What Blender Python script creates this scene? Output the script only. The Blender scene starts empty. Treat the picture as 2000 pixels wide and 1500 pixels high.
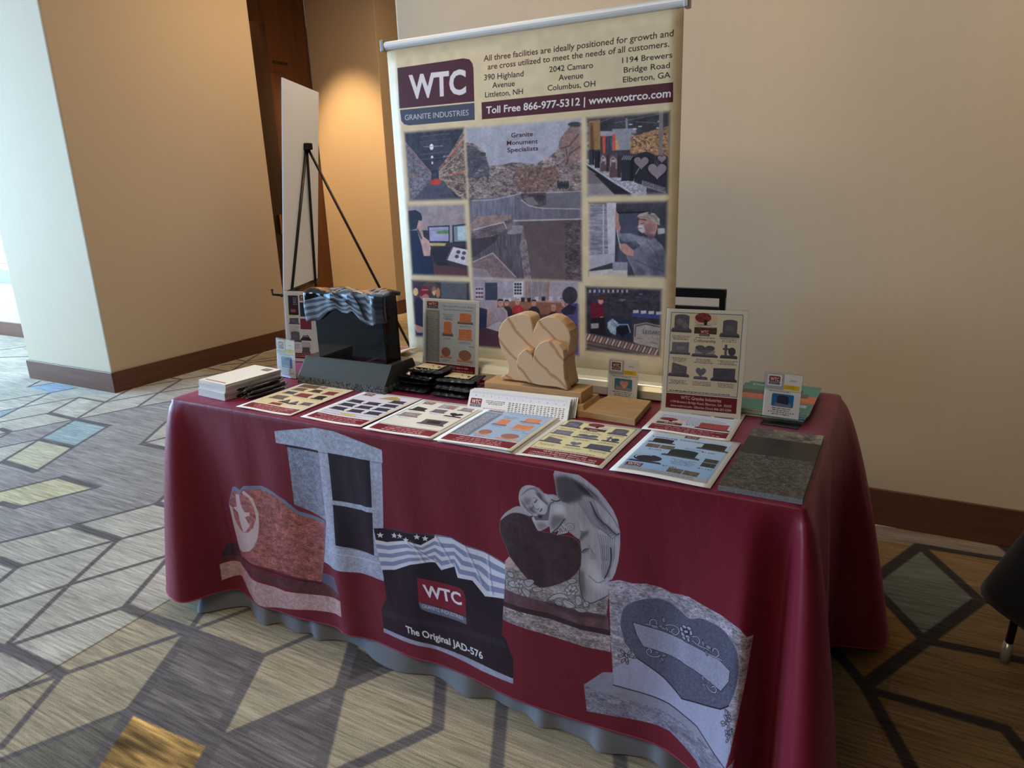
import bpy, math, random
import numpy as np
from mathutils import Vector, Matrix

# ------------------------------------------------------------------ camera
CAM = np.array([1.95348, -1.32012, 1.34126])
YAW, PITCH, ROLL, FPX = -0.511159, 0.276385, -0.035852, 1354.25
_f = np.array([math.sin(YAW)*math.cos(PITCH), math.cos(YAW)*math.cos(PITCH), -math.sin(PITCH)])
_r = np.array([math.cos(YAW), -math.sin(YAW), 0.0]); _u = np.cross(_r, _f)
FW = _f; RT = math.cos(ROLL)*_r+math.sin(ROLL)*_u; UP = -math.sin(ROLL)*_r+math.cos(ROLL)*_u
SC = bpy.context.scene
camd = bpy.data.cameras.new('camera'); cam = bpy.data.objects.new('camera', camd)
SC.collection.objects.link(cam); SC.camera = cam
camd.sensor_width = 36; camd.lens = FPX*36/2000; camd.clip_start = .02
cam.matrix_world = Matrix([[RT[i], UP[i], -FW[i], CAM[i]] for i in range(3)]+[[0, 0, 0, 1]])

# ------------------------------------------------------------------ world, lights, exposure
SC.view_settings.view_transform = 'Standard'; SC.view_settings.look = 'None'
SC.view_settings.gamma = 1; SC.view_settings.use_curve_mapping = False
SC.view_settings.exposure = 0.2
w = bpy.data.worlds.new('world'); SC.world = w; w.use_nodes = True
w.node_tree.nodes['Background'].inputs[0].default_value = (.80, .86, 1, 1)
w.node_tree.nodes['Background'].inputs[1].default_value = .035

def area(name, loc, target, sx, sy, power, col):
    l = bpy.data.lights.new(name, 'AREA'); l.shape = 'RECTANGLE'; l.size = sx; l.size_y = sy
    l.energy = power; l.color = col
    o = bpy.data.objects.new(name, l); SC.collection.objects.link(o); o.location = loc
    o.rotation_euler = (Vector(target)-Vector(loc)).to_track_quat('-Z', 'Y').to_euler(); return o
def spot(name, loc, target, ang, power, col, blend=.6, r=.05):
    l = bpy.data.lights.new(name, 'SPOT'); l.spot_size = math.radians(ang); l.spot_blend = blend
    l.energy = power; l.color = col; l.shadow_soft_size = r
    o = bpy.data.objects.new(name, l); SC.collection.objects.link(o); o.location = loc
    o.rotation_euler = (Vector(target)-Vector(loc)).to_track_quat('-Z', 'Y').to_euler(); return o
area('window_daylight_west', (-9.2, -1.3, 1.6), (0, -1.0, .9), 5.2, 2.4, 740, (.46, .72, 1))
area('window_daylight_south', (-6.2, -3.0, 2.3), (-4.0, 1.0, 0.5), 3.6, 1.8, 250, (.22, .50, 1))
area('ceiling_panel_corridor', (-1.6, 3.3, 3.45), (-1.6, 3.3, 0), 1.2, 1.8, 42, (1, .72, .46))
area('ceiling_panel_room', (.5, -.1, 3.45), (.5, .2, 0), 1.6, 1.2, 5, (1, .86, .70))
spot('fill_table', (.65, .10, 3.45), (.62, .28, .7), 44, 95, (1, .88, .76), 1, .15)  # added fill, kept to the table top and its papers
for _x in (.3, 1.1, 1.9, 2.7, 3.5): spot('wall_washer', (_x, .55, 3.45), (_x, 1.56, 1.6), 50, 52, (1, .70, .42), 1, .15)
area('fill_behind', (.6, -2.6, 3.4), (1.0, 1.5, 1.0), 2.4, 1.0, 46, (1, .80, .60))  # added soft frontal fill for the wall and upright signs
spot('downlight_recess', (-3.35, 3.6, 3.45), (-3.35, 4.86, 1.45), 50, 300, (1, .68, .36), .8)
spot('downlight_door', (-3.45, 3.85, 3.45), (-3.95, 3.9, 1.6), 60, 40, (1, .60, .24))

# ------------------------------------------------------------------ photo rays (a pixel of the photo and a real plane give a real point)
def ray(x, y): return FW+RT*((x-1000)/FPX)-UP*((y-750)/FPX)
def P(x, y, z=0.0):
    d = ray(x, y); return CAM+d*((z-CAM[2])/d[2])
def PL(x, y, p0, n):
    d = ray(x, y); n = np.array(n, float); return CAM+d*(((np.array(p0)-CAM)@n)/(d@n))
def plane_map(p0, n, ax, ay):
    """vectorised: photo pixels -> coordinates on the plane along axes ax, ay"""
    p0 = np.array(p0, float); n = np.array(n, float)
    def m(pts):
        pts = np.atleast_2d(np.array(pts, float))
        d = FW+np.outer((pts[:, 0]-1000)/FPX, RT)-np.outer((pts[:, 1]-750)/FPX, UP)
        X = CAM+d*(((p0-CAM)@n)/(d@n))[:, None]
        return np.stack([X[:, ax], X[:, ay]], 1)
    return m

# ------------------------------------------------------------------ drawing prints with numpy
def upnoise(H, W, ch, cw, rng):
    gh, gw = int(H/ch)+3, int(W/cw)+3
    g = rng.random((gh, gw)).astype(np.float32)
    y = np.arange(H)/ch; x = np.arange(W)/cw
    yi = y.astype(int); xi = x.astype(int); fy = (y-yi)[:, None]; fx = (x-xi)[None, :]
    fy = fy*fy*(3-2*fy); fx = fx*fx*(3-2*fx)
    a = g[yi][:, xi]; b = g[yi][:, xi+1]; c = g[yi+1][:, xi]; d = g[yi+1][:, xi+1]
    return ((a*(1-fx)+b*fx)*(1-fy)+(c*(1-fx)+d*fx)*fy).astype(np.float32)-.5
_tc = {}
def glyphs(s, bold):
    k = (s, bold)
    if k not in _tc:
        cu = bpy.data.curves.new('t', 'FONT'); cu.body = s; cu.fill_mode = 'FRONT'; cu.resolution_u = 3; cu.offset = bold
        o = bpy.data.objects.new('t', cu); SC.collection.objects.link(o)
        dg = bpy.context.evaluated_depsgraph_get(); me = bpy.data.meshes.new_from_object(o.evaluated_get(dg))
        v = np.zeros(len(me.vertices)*3); me.vertices.foreach_get('co', v); v = v.reshape(-1, 3)[:, :2]
        me.calc_loop_triangles(); t = np.zeros(len(me.loop_triangles)*3, int); me.loop_triangles.foreach_get('vertices', t)
        bpy.data.objects.remove(o); bpy.data.curves.remove(cu); bpy.data.meshes.remove(me)
        _tc[k] = v[t.reshape(-1, 3)]
    return _tc[k]
class Cv:
    def __init__(s, x0, x1, y0, y1, ppm, bg, seed=1, m=None, gain=1.0):
        s.x0, s.y0, s.k = x0, y0, ppm; s.W = int(round((x1-x0)*ppm)); s.H = int(round((y1-y0)*ppm))
        s.x1, s.y1 = x1, y1; s.g = gain
        s.a = np.ones((s.H, s.W, 3), np.float32)*(np.array(bg, np.float32)/255*gain); s.m = m
        s.rng = np.random.default_rng(seed); s._n = {}
    def noise(s, kind):
        if kind not in s._n:
            c = {'f': [(1.3, 1.3, .5), (2.5, 2.5, .6)], 'g': [(1.2, 1.2, .55), (2.6, 2.6, .45), (9, 11, .35)],
                 'm': [(3, 3, .3), (9, 9, .5), (26, 26, .7)], 's': [(1.6, 14, .5), (4, 50, .6)],
                 'v': [(14, 1.6, .5), (50, 4, .6)], 'r': [(1.2, 2.2, .5), (3, 7, .55), (12, 24, .45)],
                 'b': [(30, 30, 1.0)]}[kind]
            s._n[kind] = sum(upnoise(s.H, s.W, a, b, s.rng)*k for a, b, k in c)
        return s._n[kind]
    def T(s, pts, raw=False):
        pts = np.atleast_2d(np.array(pts, float))
        if s.m is not None and not raw: pts = s.m(pts)
        return (pts-np.array([s.x0, s.y0]))*s.k
    def cov(s, polys):
        """signed-area coverage of closed polygons given in canvas pixels; 3 sub-rows"""
        E0 = np.concatenate([p for p in polys]); E1 = np.concatenate([np.roll(p, -1, 0) for p in polys])
        x0 = max(int(E0[:, 0].min())-1, 0); x1 = min(int(E0[:, 0].max())+3, s.W)
        y0 = max(int(E0[:, 1].min())-1, 0); y1 = min(int(E0[:, 1].max())+2, s.H)
        if x1 <= x0 or y1 <= y0: return None
        SS = 3; h = (y1-y0)*SS; w_ = x1-x0
        ya = (E0[:, 1]-y0)*SS-.5; yb = (E1[:, 1]-y0)*SS-.5
        xa = E0[:, 0]-x0; xb = E1[:, 0]-x0
        sg = np.where(yb > ya, 1., -1.); lo = np.minimum(ya, yb); hi = np.maximum(ya, yb)
        r0 = np.clip(np.ceil(lo), 0, h).astype(int); r1 = np.clip(np.ceil(hi), 0, h).astype(int)
        n = np.maximum(r1-r0, 0); tot = int(n.sum())
        if tot == 0: return None
        idx = np.repeat(np.arange(len(n)), n); off = np.arange(tot)-np.repeat(np.cumsum(n)-n, n)
        rows = r0[idx]+off; t = (rows-ya[idx])/(yb[idx]-ya[idx]); xi = np.clip(xa[idx]+t*(xb[idx]-xa[idx]), 0, w_-1e-3)
        ci = xi.astype(int); fr = xi-ci; sg = sg[idx]
        acc = np.bincount(rows*(w_+1)+ci, sg*(1-fr), h*(w_+1))+np.bincount(rows*(w_+1)+ci+1, sg*fr, h*(w_+1)+1)[:h*(w_+1)]
        c = np.clip(np.abs(np.cumsum(acc.reshape(h, w_+1)[:, :w_], 1)), 0, 1)
        return (slice(y0, y1), slice(x0, x1)), c.reshape(y1-y0, SS, w_).mean(1).astype(np.float32)
    def paint(s, r, col, a=1., tex=None, grad=None):
        if r is None: return
        sl, c = r; col = np.array(col, np.float32)/255*s.g
        if grad is not None:
            c2 = np.array(grad[0], np.float32)/255*s.g; H, W = c.shape
            t = np.linspace(0, 1, H)[:, None] if grad[1] == 'v' else np.linspace(0, 1, W)[None, :]
            t = (np.broadcast_to(t, c.shape))[..., None]; col = col*(1-t)+c2*t
        src = np.broadcast_to(col, c.shape+(3,))
        if tex is not None:
            nn = s.noise(tex[0])[sl][..., None]; src = src*(1+tex[1]*nn*2)
        c = (c*a)[..., None]; s.a[sl] = s.a[sl]*(1-c)+src*c
    def shade(s, pts, amt, blur, closed=True, raw=False, clip=None):
        """soft-edged tone inside an outline: amt>0 lightens, <0 darkens; blur in canvas units"""
        q = s.T(pts, raw); b = max(1, int(blur*s.k)); pad = 3*b
        x0 = int(q[:, 0].min())-pad; y0 = int(q[:, 1].min())-pad; W = int(q[:, 0].max())+pad-x0; H = int(q[:, 1].max())+pad-y0
        t = Cv.__new__(Cv); t.W, t.H = W, H; r = t.cov([q-np.array([x0, y0])])
        if r is None: return
        m = np.zeros((H, W), np.float32); m[r[0]] = r[1]
        for ax in (0, 1, 0, 1):
            c = np.cumsum(np.pad(m, [(b+1, b) if k == ax else (0, 0) for k in (0, 1)]), ax); n = m.shape[ax]
            m = (np.take(c, range(2*b+1, 2*b+1+n), ax)-np.take(c, range(0, n), ax))/(2*b+1)
        ya, yb, xa, xb = max(y0, 0), min(y0+H, s.H), max(x0, 0), min(x0+W, s.W)
        if ya >= yb or xa >= xb: return
        mm = m[ya-y0:yb-y0, xa-x0:xb-x0]
        if clip is not None:
            k = np.zeros((s.H, s.W), np.float32); rr = s.cov([s.T(clip, raw)]); k[rr[0]] = rr[1]; mm = mm*k[ya:yb, xa:xb]
        sl = (slice(ya, yb), slice(xa, xb)); mm = (mm*abs(amt))[..., None]
        s.a[sl] = s.a[sl]*(1-mm)+(mm*.95*s.g if amt > 0 else mm*np.array((.10, .09, .12), np.float32))
    def poly(s, pts, col, a=1., tex=None, grad=None, raw=False):
        s.paint(s.cov([s.T(pts, raw)]), col, a, tex, grad)
    def rect(s, x0, y0, x1, y1, col, a=1., tex=None, grad=None, raw=True, r=0):
        if r:
            pts = []
            for cx, cy, t0 in ((x1-r, y1-r, 0), (x0+r, y1-r, 90), (x0+r, y0+r, 180), (x1-r, y0+r, 270)):
                for k in range(6):
                    t = math.radians(t0+k*18); pts.append((cx+r*math.cos(t), cy+r*math.sin(t)))
        else: pts = [(x0, y0), (x1, y0), (x1, y1), (x0, y1)]
        s.poly(pts, col, a, tex, grad, raw)
    def ell(s, cx, cy, rx, ry, col, a=1., tex=None, grad=None, raw=False, rot=0):
        t = np.linspace(0, 2*math.pi, 28)[:-1]; x = rx*np.cos(t); y = ry*np.sin(t); c, q = math.cos(rot), math.sin(rot)
        s.poly(np.stack([cx+x*c-y*q, cy+x*q+y*c], 1), col, a, tex, grad, raw)
    def line(s, pts, width, col, a=1., raw=False, tex=None):
        q = s.T(pts, raw); w_ = width*s.k/2; P_ = []
        for p0, p1 in zip(q[:-1], q[1:]):
            d = p1-p0; L = math.hypot(*d)
            if L < 1e-6: continue
            d /= L; n = np.array([-d[1], d[0]])*w_; e = d*w_*.5
            P_.append(np.array([p0-n-e, p1-n+e, p1+n+e, p0+n-e]))
        if P_: s.paint(s.cov(P_), col, a, tex)
    def text(s, t, BL, BR, TL, col, bold=0.0, a=1., raw=False):
        q = s.T([BL, BR, TL], raw); g = glyphs(t, bold)
        if len(g) == 0: return
        x0 = g[..., 0].min(); x1 = g[..., 0].max(); cap = .70
        u = (q[1]-q[0])/(x1-x0); v = (q[2]-q[0])/cap
        p = q[0]+(g[..., :1]-x0)*u+g[..., 1:]*v
        d1 = p[:, 1]-p[:, 0]; d2 = p[:, 2]-p[:, 0]; cr = d1[:, 0]*d2[:, 1]-d1[:, 1]*d2[:, 0]
        p[cr < 0] = p[cr < 0][:, ::-1]
        s.paint(s.cov(list(p)), col, a)
    def textc(s, t, cx, y, h, w_, col, bold=0.0, a=1.):
        s.text(t, (cx-w_/2, y), (cx+w_/2, y), (cx-w_/2, y+h), col, bold, a, raw=True)
    def greek(s, x0, x1, y, h, col, a=.6, rows=1, lead=1.9, center=False):
        """lines of print too small to read in the photo"""
        for r_ in range(rows):
            yy = y-r_*h*lead; x = x0+(s.rng.random()*(x1-x0)*.18 if center else 0); xe = x1-(x-x0 if center else s.rng.random()*(x1-x0)*.2)
            while x < xe:
                w_ = h*(1.2+3.2*s.rng.random()); s.rect(x, yy, min(x+w_, xe), yy+h, col, a*(.6+.4*s.rng.random())); x += w_+h*.7
    def soft_begin(s): s._keep = s.a.copy()
    def soft_end(s, quad, soft, raw=False):
        q = s.T(quad, raw); x0, x1 = q[:, 0].min(), q[:, 0].max(); y0, y1 = q[:, 1].min(), q[:, 1].max(); so = soft*s.k
        X = np.arange(s.W)[None, :]; Y = np.arange(s.H)[:, None]
        d = np.minimum(np.minimum(X-x0, x1-X), np.minimum(Y-y0, y1-Y)); m = np.clip(d/so+.5, 0, 1); m = (m*m*(3-2*m))[..., None]
        xa, xb, ya, yb = max(int(x0)-30, 0), min(int(x1)+30, s.W), max(int(y0)-30, 0), min(int(y1)+30, s.H); r = s.a[ya:yb, xa:xb]
        for ax in (0, 1): r = (np.roll(r, 1, ax)+2*r+np.roll(r, -1, ax))/4; r = (np.roll(r, 1, ax)+2*r+np.roll(r, -1, ax))/4
        s.a[ya:yb, xa:xb] = r*(1+.16*s.noise('m')[ya:yb, xa:xb, None]+.16*s.noise('g')[ya:yb, xa:xb, None])*.94+np.array((.035, .03, .045), np.float32)
        s.a = s._keep*(1-m)+s.a*m; s._keep = None
    def image(s, name):
        im = bpy.data.images.new(name, s.W, s.H); b = np.ones((s.H, s.W, 4), np.float32)
        b[..., :3] = np.clip(s.a, 0, 1); im.pixels.foreach_set(b.ravel()); im.update(); im.pack(); return im

def curve(pts, sub=5, closed=True):
    C = np.array(pts, float); n = len(C); out = []
    for i in range(n if closed else n-1):
        a, b, c, d = (C[i-1], C[i], C[(i+1) % n], C[(i+2) % n]) if closed else (C[max(i-1, 0)], C[i], C[i+1], C[min(i+2, n-1)])
        for k in range(sub):
            t = k/sub; out.append(.5*((2*b)+(c-a)*t+(2*a-5*b+4*c-d)*t*t+(3*b-a-3*c+d)*t**3))
    if not closed: out.append(C[-1])
    return np.array(out)
# ------------------------------------------------------------------ materials
def srgb(c): return tuple(((v/255)/12.92 if v/255 <= .04045 else ((v/255+.055)/1.055)**2.4) for v in c)+(1,)
def setin(b, k, v):
    if k in b.inputs: b.inputs[k].default_value = v
def mat(name, col, rough=.5, metal=0, spec=.5, noise=None, bump=None, trans=0, ior=1.45, coat=0, sheen=0, alpha=1):
    """noise=(scale xyz, amount, second colour), bump=(scale xyz, strength, distance)"""
    m = bpy.data.materials.new(name); m.use_nodes = True; n = m.node_tree.nodes; l = m.node_tree.links
    b = n['Principled BSDF']; b.inputs['Base Color'].default_value = srgb(col); b.inputs['Roughness'].default_value = rough
    b.inputs['Metallic'].default_value = metal; setin(b, 'Specular IOR Level', spec); setin(b, 'Transmission Weight', trans)
    setin(b, 'IOR', ior); setin(b, 'Coat Weight', coat); setin(b, 'Sheen Weight', sheen); setin(b, 'Alpha', alpha)
    tc = n.new('ShaderNodeTexCoord')
    def nz(sc, det=5, rg=.6):
        mp = n.new('ShaderNodeMapping'); mp.inputs['Scale'].default_value = sc; l.new(tc.outputs['Object'], mp.inputs[0])
        t = n.new('ShaderNodeTexNoise'); t.inputs['Scale'].default_value = 1; t.inputs['Detail'].default_value = det
        t.inputs['Roughness'].default_value = rg; l.new(mp.outputs[0], t.inputs['Vector']); return t
    if noise:
        t = nz(noise[0]); r = n.new('ShaderNodeValToRGB'); a = noise[1]
        r.color_ramp.elements[0].position = .5-a; r.color_ramp.elements[1].position = .5+a
        r.color_ramp.elements[0].color = srgb(noise[2]); r.color_ramp.elements[1].color = srgb(col)
        l.new(t.outputs['Fac'], r.inputs[0]); l.new(r.outputs[0], b.inputs['Base Color'])
    if bump:
        t = nz(bump[0]); bp = n.new('ShaderNodeBump'); bp.inputs['Strength'].default_value = bump[1]; bp.inputs['Distance'].default_value = bump[2]
        l.new(t.outputs['Fac'], bp.inputs['Height']); l.new(bp.outputs[0], b.inputs['Normal'])
    return m
def printmat(name, cv, rough=.5, spec=.3, bump=None, coat=0):
    m = mat(name, (255, 255, 255), rough, spec=spec, bump=bump, coat=coat); n = m.node_tree.nodes; l = m.node_tree.links
    t = n.new('ShaderNodeTexImage'); t.image = cv.image(name); t.extension = 'EXTEND'
    l.new(t.outputs['Color'], n['Principled BSDF'].inputs['Base Color']); return m

# ------------------------------------------------------------------ mesh helpers
def link(o, parent=None):
    SC.collection.objects.link(o)
    if parent is not None: o.parent = parent
    return o
def mesh(name, V, F, m, parent=None, loc=(0, 0, 0), smooth=False, uv=None, bevel=0, seg=2, mi=None, sub=0, solid=0):
    me = bpy.data.meshes.new(name); me.from_pydata([tuple(v) for v in V], [], F)
    for x in (m if isinstance(m, (list, tuple)) else [m]): me.materials.append(x)
    if uv is not None:
        L = me.uv_layers.new(name='uv'); ix = np.zeros(len(me.loops), int); me.loops.foreach_get('vertex_index', ix)
        L.data.foreach_set('uv', np.array(uv, float)[ix].ravel())
    if mi is not None: me.polygons.foreach_set('material_index', mi)
    if smooth: me.polygons.foreach_set('use_smooth', [True]*len(me.polygons))
    me.update(); o = bpy.data.objects.new(name, me); o.location = loc; link(o, parent)
    if solid: md = o.modifiers.new('solid', 'SOLIDIFY'); md.thickness = solid; md.offset = -1
    if bevel: md = o.modifiers.new('bevel', 'BEVEL'); md.width = bevel; md.segments = seg; md.limit_method = 'ANGLE'
    if sub: md = o.modifiers.new('sub', 'SUBSURF'); md.levels = sub; md.render_levels = sub
    return o
BF = [(0, 3, 2, 1), (4, 5, 6, 7), (0, 1, 5, 4), (1, 2, 6, 5), (2, 3, 7, 6), (3, 0, 4, 7)]
def boxv(x0, y0, z0, x1, y1, z1):
    return [(x0, y0, z0), (x1, y0, z0), (x1, y1, z0), (x0, y1, z0), (x0, y0, z1), (x1, y0, z1), (x1, y1, z1), (x0, y1, z1)]
def box(name, x0, y0, z0, x1, y1, z1, m, parent=None, bevel=0, loc=(0, 0, 0)):
    return mesh(name, boxv(x0, y0, z0, x1, y1, z1), BF, m, parent, bevel=bevel, loc=loc)
def join(parts):
    V, F = [], []
    for v, f in parts: F += [tuple(i+len(V) for i in q) for q in f]; V += list(v)
    return V, F
def tubev(pts, r, n=10, cap=True):
    pts = [Vector(p) for p in pts]; rr = r if isinstance(r, (list, tuple)) else [r]*len(pts); V, F = [], []
    for i, p in enumerate(pts):
        t = (pts[min(i+1, len(pts)-1)]-pts[max(i-1, 0)]).normalized()
        a = t.cross(Vector((0, 0, 1)) if abs(t.z) < .95 else Vector((1, 0, 0))).normalized(); b = t.cross(a)
        V += [tuple(p+(a*math.cos(k*2*math.pi/n)+b*math.sin(k*2*math.pi/n))*rr[i]) for k in range(n)]
    for i in range(len(pts)-1):
        F += [(i*n+k, i*n+(k+1) % n, (i+1)*n+(k+1) % n, (i+1)*n+k) for k in range(n)]
    if cap: F += [tuple(range(n))[::-1], tuple(range((len(pts)-1)*n, len(pts)*n))]
    return V, F
def tube(name, pts, r, m, parent=None, n=10, loc=(0, 0, 0)):
    V, F = tubev(pts, r, n); return mesh(name, V, F, m, parent, smooth=True, loc=loc)
def prism(name, outline, y0, y1, m, parent=None, bevel=0, seg=3, loc=(0, 0, 0), smooth=False):
    """outline of (x, z) extruded from y0 (front) to y1"""
    n = len(outline); V = [(x, y0, z) for x, z in outline]+[(x, y1, z) for x, z in outline]
    F = [tuple(range(n)), tuple(range(n, 2*n))[::-1]]+[((i+1) % n, i, n+i, n+(i+1) % n) for i in range(n)]
    return mesh(name, V, F, m, parent, bevel=bevel, seg=seg, loc=loc, smooth=smooth)
def gridmesh(name, NU, NV, fn, m, parent=None, uvf=None, smooth=True, solid=0, loc=(0, 0, 0)):
    V, F, U = [], [], []
    for j in range(NV+1):
        for i in range(NU+1):
            u, v = i/NU, j/NV; V.append(fn(u, v)); U.append(uvf(u, v) if uvf else (u, v))
    for j in range(NV):
        for i in range(NU): a = j*(NU+1)+i; F.append((a, a+1, a+NU+2, a+NU+1))
    return mesh(name, V, F, m, parent, smooth=smooth, uv=U, solid=solid, loc=loc)
def tag(o, label, cat, group=None, kind=None):
    if label: o['label'] = label
    if cat: o['category'] = cat
    if group: o['group'] = group
    if kind: o['kind'] = kind
    return o
def thing(name, loc, label, cat, group=None, rotz=0):
    o = bpy.data.objects.new(name, None); o.empty_display_size = .05; link(o); o.location = loc; o.rotation_euler = (0, 0, rotz)
    return tag(o, label, cat, group)
def st(o): o['kind'] = 'structure'; return o
rnd = random.Random(7)
TT = .745     # height of the cloth-covered table top
# ================================================================== SETTING
m_wall = mat('wall_vinyl', (198, 176, 146), .75, noise=((60, 60, 2.2), .45, (192, 170, 140)), bump=((170, 170, 6), .10, .002))
m_base = mat('baseboard_wood', (106, 66, 46), .4, noise=((3, 3, 60), .22, (82, 48, 32)))
m_wood = mat('dark_wood_panel', (104, 62, 32), .4, noise=((14, 14, 1.2), .25, (72, 40, 20)))
m_dim = mat('dark_unseen_wall', (96, 82, 70), .9)  # dark tone for the unseen walls, cuts bounced light
m_ceil = mat('ceiling_paint', (205, 196, 182), .9)

# ---- carpet: pattern and right-hand shade drawn in floor coordinates
FX0, FX1, FY0, FY1 = -8.2, 3.4, -1.6, 5.4
fl = Cv(FX0, FX1, FY0, FY1, 200, (166, 158, 140), 5, m=plane_map((0, 0, 0), (0, 0, 1), 0, 1))
fl.rect(FX0, FY0, FX1, FY1, (194, 187, 172), tex=('b', .06))
TAN = (178, 165, 138); GREY = (160, 153, 148); DK = (122, 114, 110); LT = (186, 180, 160)
fl.poly([(0, 1367), (332, 1171), (350, 1500), (0, 1500)], TAN)
fl.poly([(332, 1171), (700, 1060), (1700, 1130), (2300, 1700), (0, 1500), (0, 1367)], TAN)
fl.poly([(1500, 1000), (2300, 1100), (2300, 1900), (1500, 1900)], (140, 114, 80))  # right-hand carpet cells darkened, shade of that floor painted in
fl.poly([(148, 819), (350, 780), (700, 800), (700, 830), (324, 824), (277, 866), (346, 881), (600, 960), (346, 947), (306, 983), (205, 1010), (143, 1026), (0, 1060), (-200, 1040), (0, 991), (34, 991), (190, 952), (119, 931), (0, 960), (-200, 990), (0, 905), (5, 901), (70, 921), (144, 873), (212, 832)], GREY, tex=('s', .10))
fl.poly([(0, 848), (20, 844), (148, 819), (77, 858), (0, 874), (-200, 900)], GREY, tex=('s', .10))
fl.poly([(148, 819), (212, 832), (144, 873), (77, 858)], (160, 176, 176), tex=('s', .06))
fl.poly([(54, 756), (101, 766.6), (150, 757.5), (105, 748)], (160, 176, 194))
fl.poly([(0, 803), (36, 797), (0, 815.6)], (150, 172, 172))
fl.poly([(0, 960.5), (119, 931.7), (190, 952), (35, 991), (0, 982)], (204, 194, 158), tex=('s', .08))
fl.poly([(5, 901), (77, 858), (144, 873), (70, 921)], (200, 192, 164), tex=('s', .08))
fl.poly([(259, 1383), (418, 1450), (392, 1500), (360, 1560), (140, 1560), (178, 1500)], (180, 142, 84), tex=('s', .6))
fl.poly([(364, 1233), (506, 1283.5), (418, 1450), (259, 1383)], DK, tex=('s', .22))
fl.poly([(418, 1450), (665, 1346), (638, 1450), (600, 1560), (370, 1560), (395, 1500)], DK, tex=('s', .22))
fl.poly([(0, 1485), (259, 1383), (178, 1500), (140, 1560), (0, 1560)], (126, 120, 108), tex=('s', .15))
fl.poly([(665, 1342), (689, 1261), (764, 1303)], (92, 84, 78))
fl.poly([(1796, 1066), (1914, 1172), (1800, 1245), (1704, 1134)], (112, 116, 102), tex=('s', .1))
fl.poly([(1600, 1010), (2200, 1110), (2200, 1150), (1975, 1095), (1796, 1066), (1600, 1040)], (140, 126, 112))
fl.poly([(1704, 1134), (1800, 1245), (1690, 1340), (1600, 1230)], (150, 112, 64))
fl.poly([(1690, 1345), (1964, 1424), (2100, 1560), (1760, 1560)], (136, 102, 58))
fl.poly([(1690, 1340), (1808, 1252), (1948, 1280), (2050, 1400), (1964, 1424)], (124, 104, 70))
fl.rect(2.05, -1.6, 3.4, 1.56, (140, 114, 80)); fl.rect(1.6, -1.6, 2.05, .0, (140, 114, 80))  # same painted shade carried on past the view
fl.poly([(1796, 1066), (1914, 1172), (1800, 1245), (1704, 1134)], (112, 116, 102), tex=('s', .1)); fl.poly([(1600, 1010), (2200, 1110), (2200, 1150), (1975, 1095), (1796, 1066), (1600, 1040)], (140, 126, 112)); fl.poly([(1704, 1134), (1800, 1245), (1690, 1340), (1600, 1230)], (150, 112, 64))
for x0, x1, y0, y1, c in ((-2.9, -.3, 2.2, 5.3, (184, 160, 110)),): fl.rect(x0, y0, x1, y1, c, .6)
TH, TN = .040, .021
LINE = (112, 105, 103)
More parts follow.
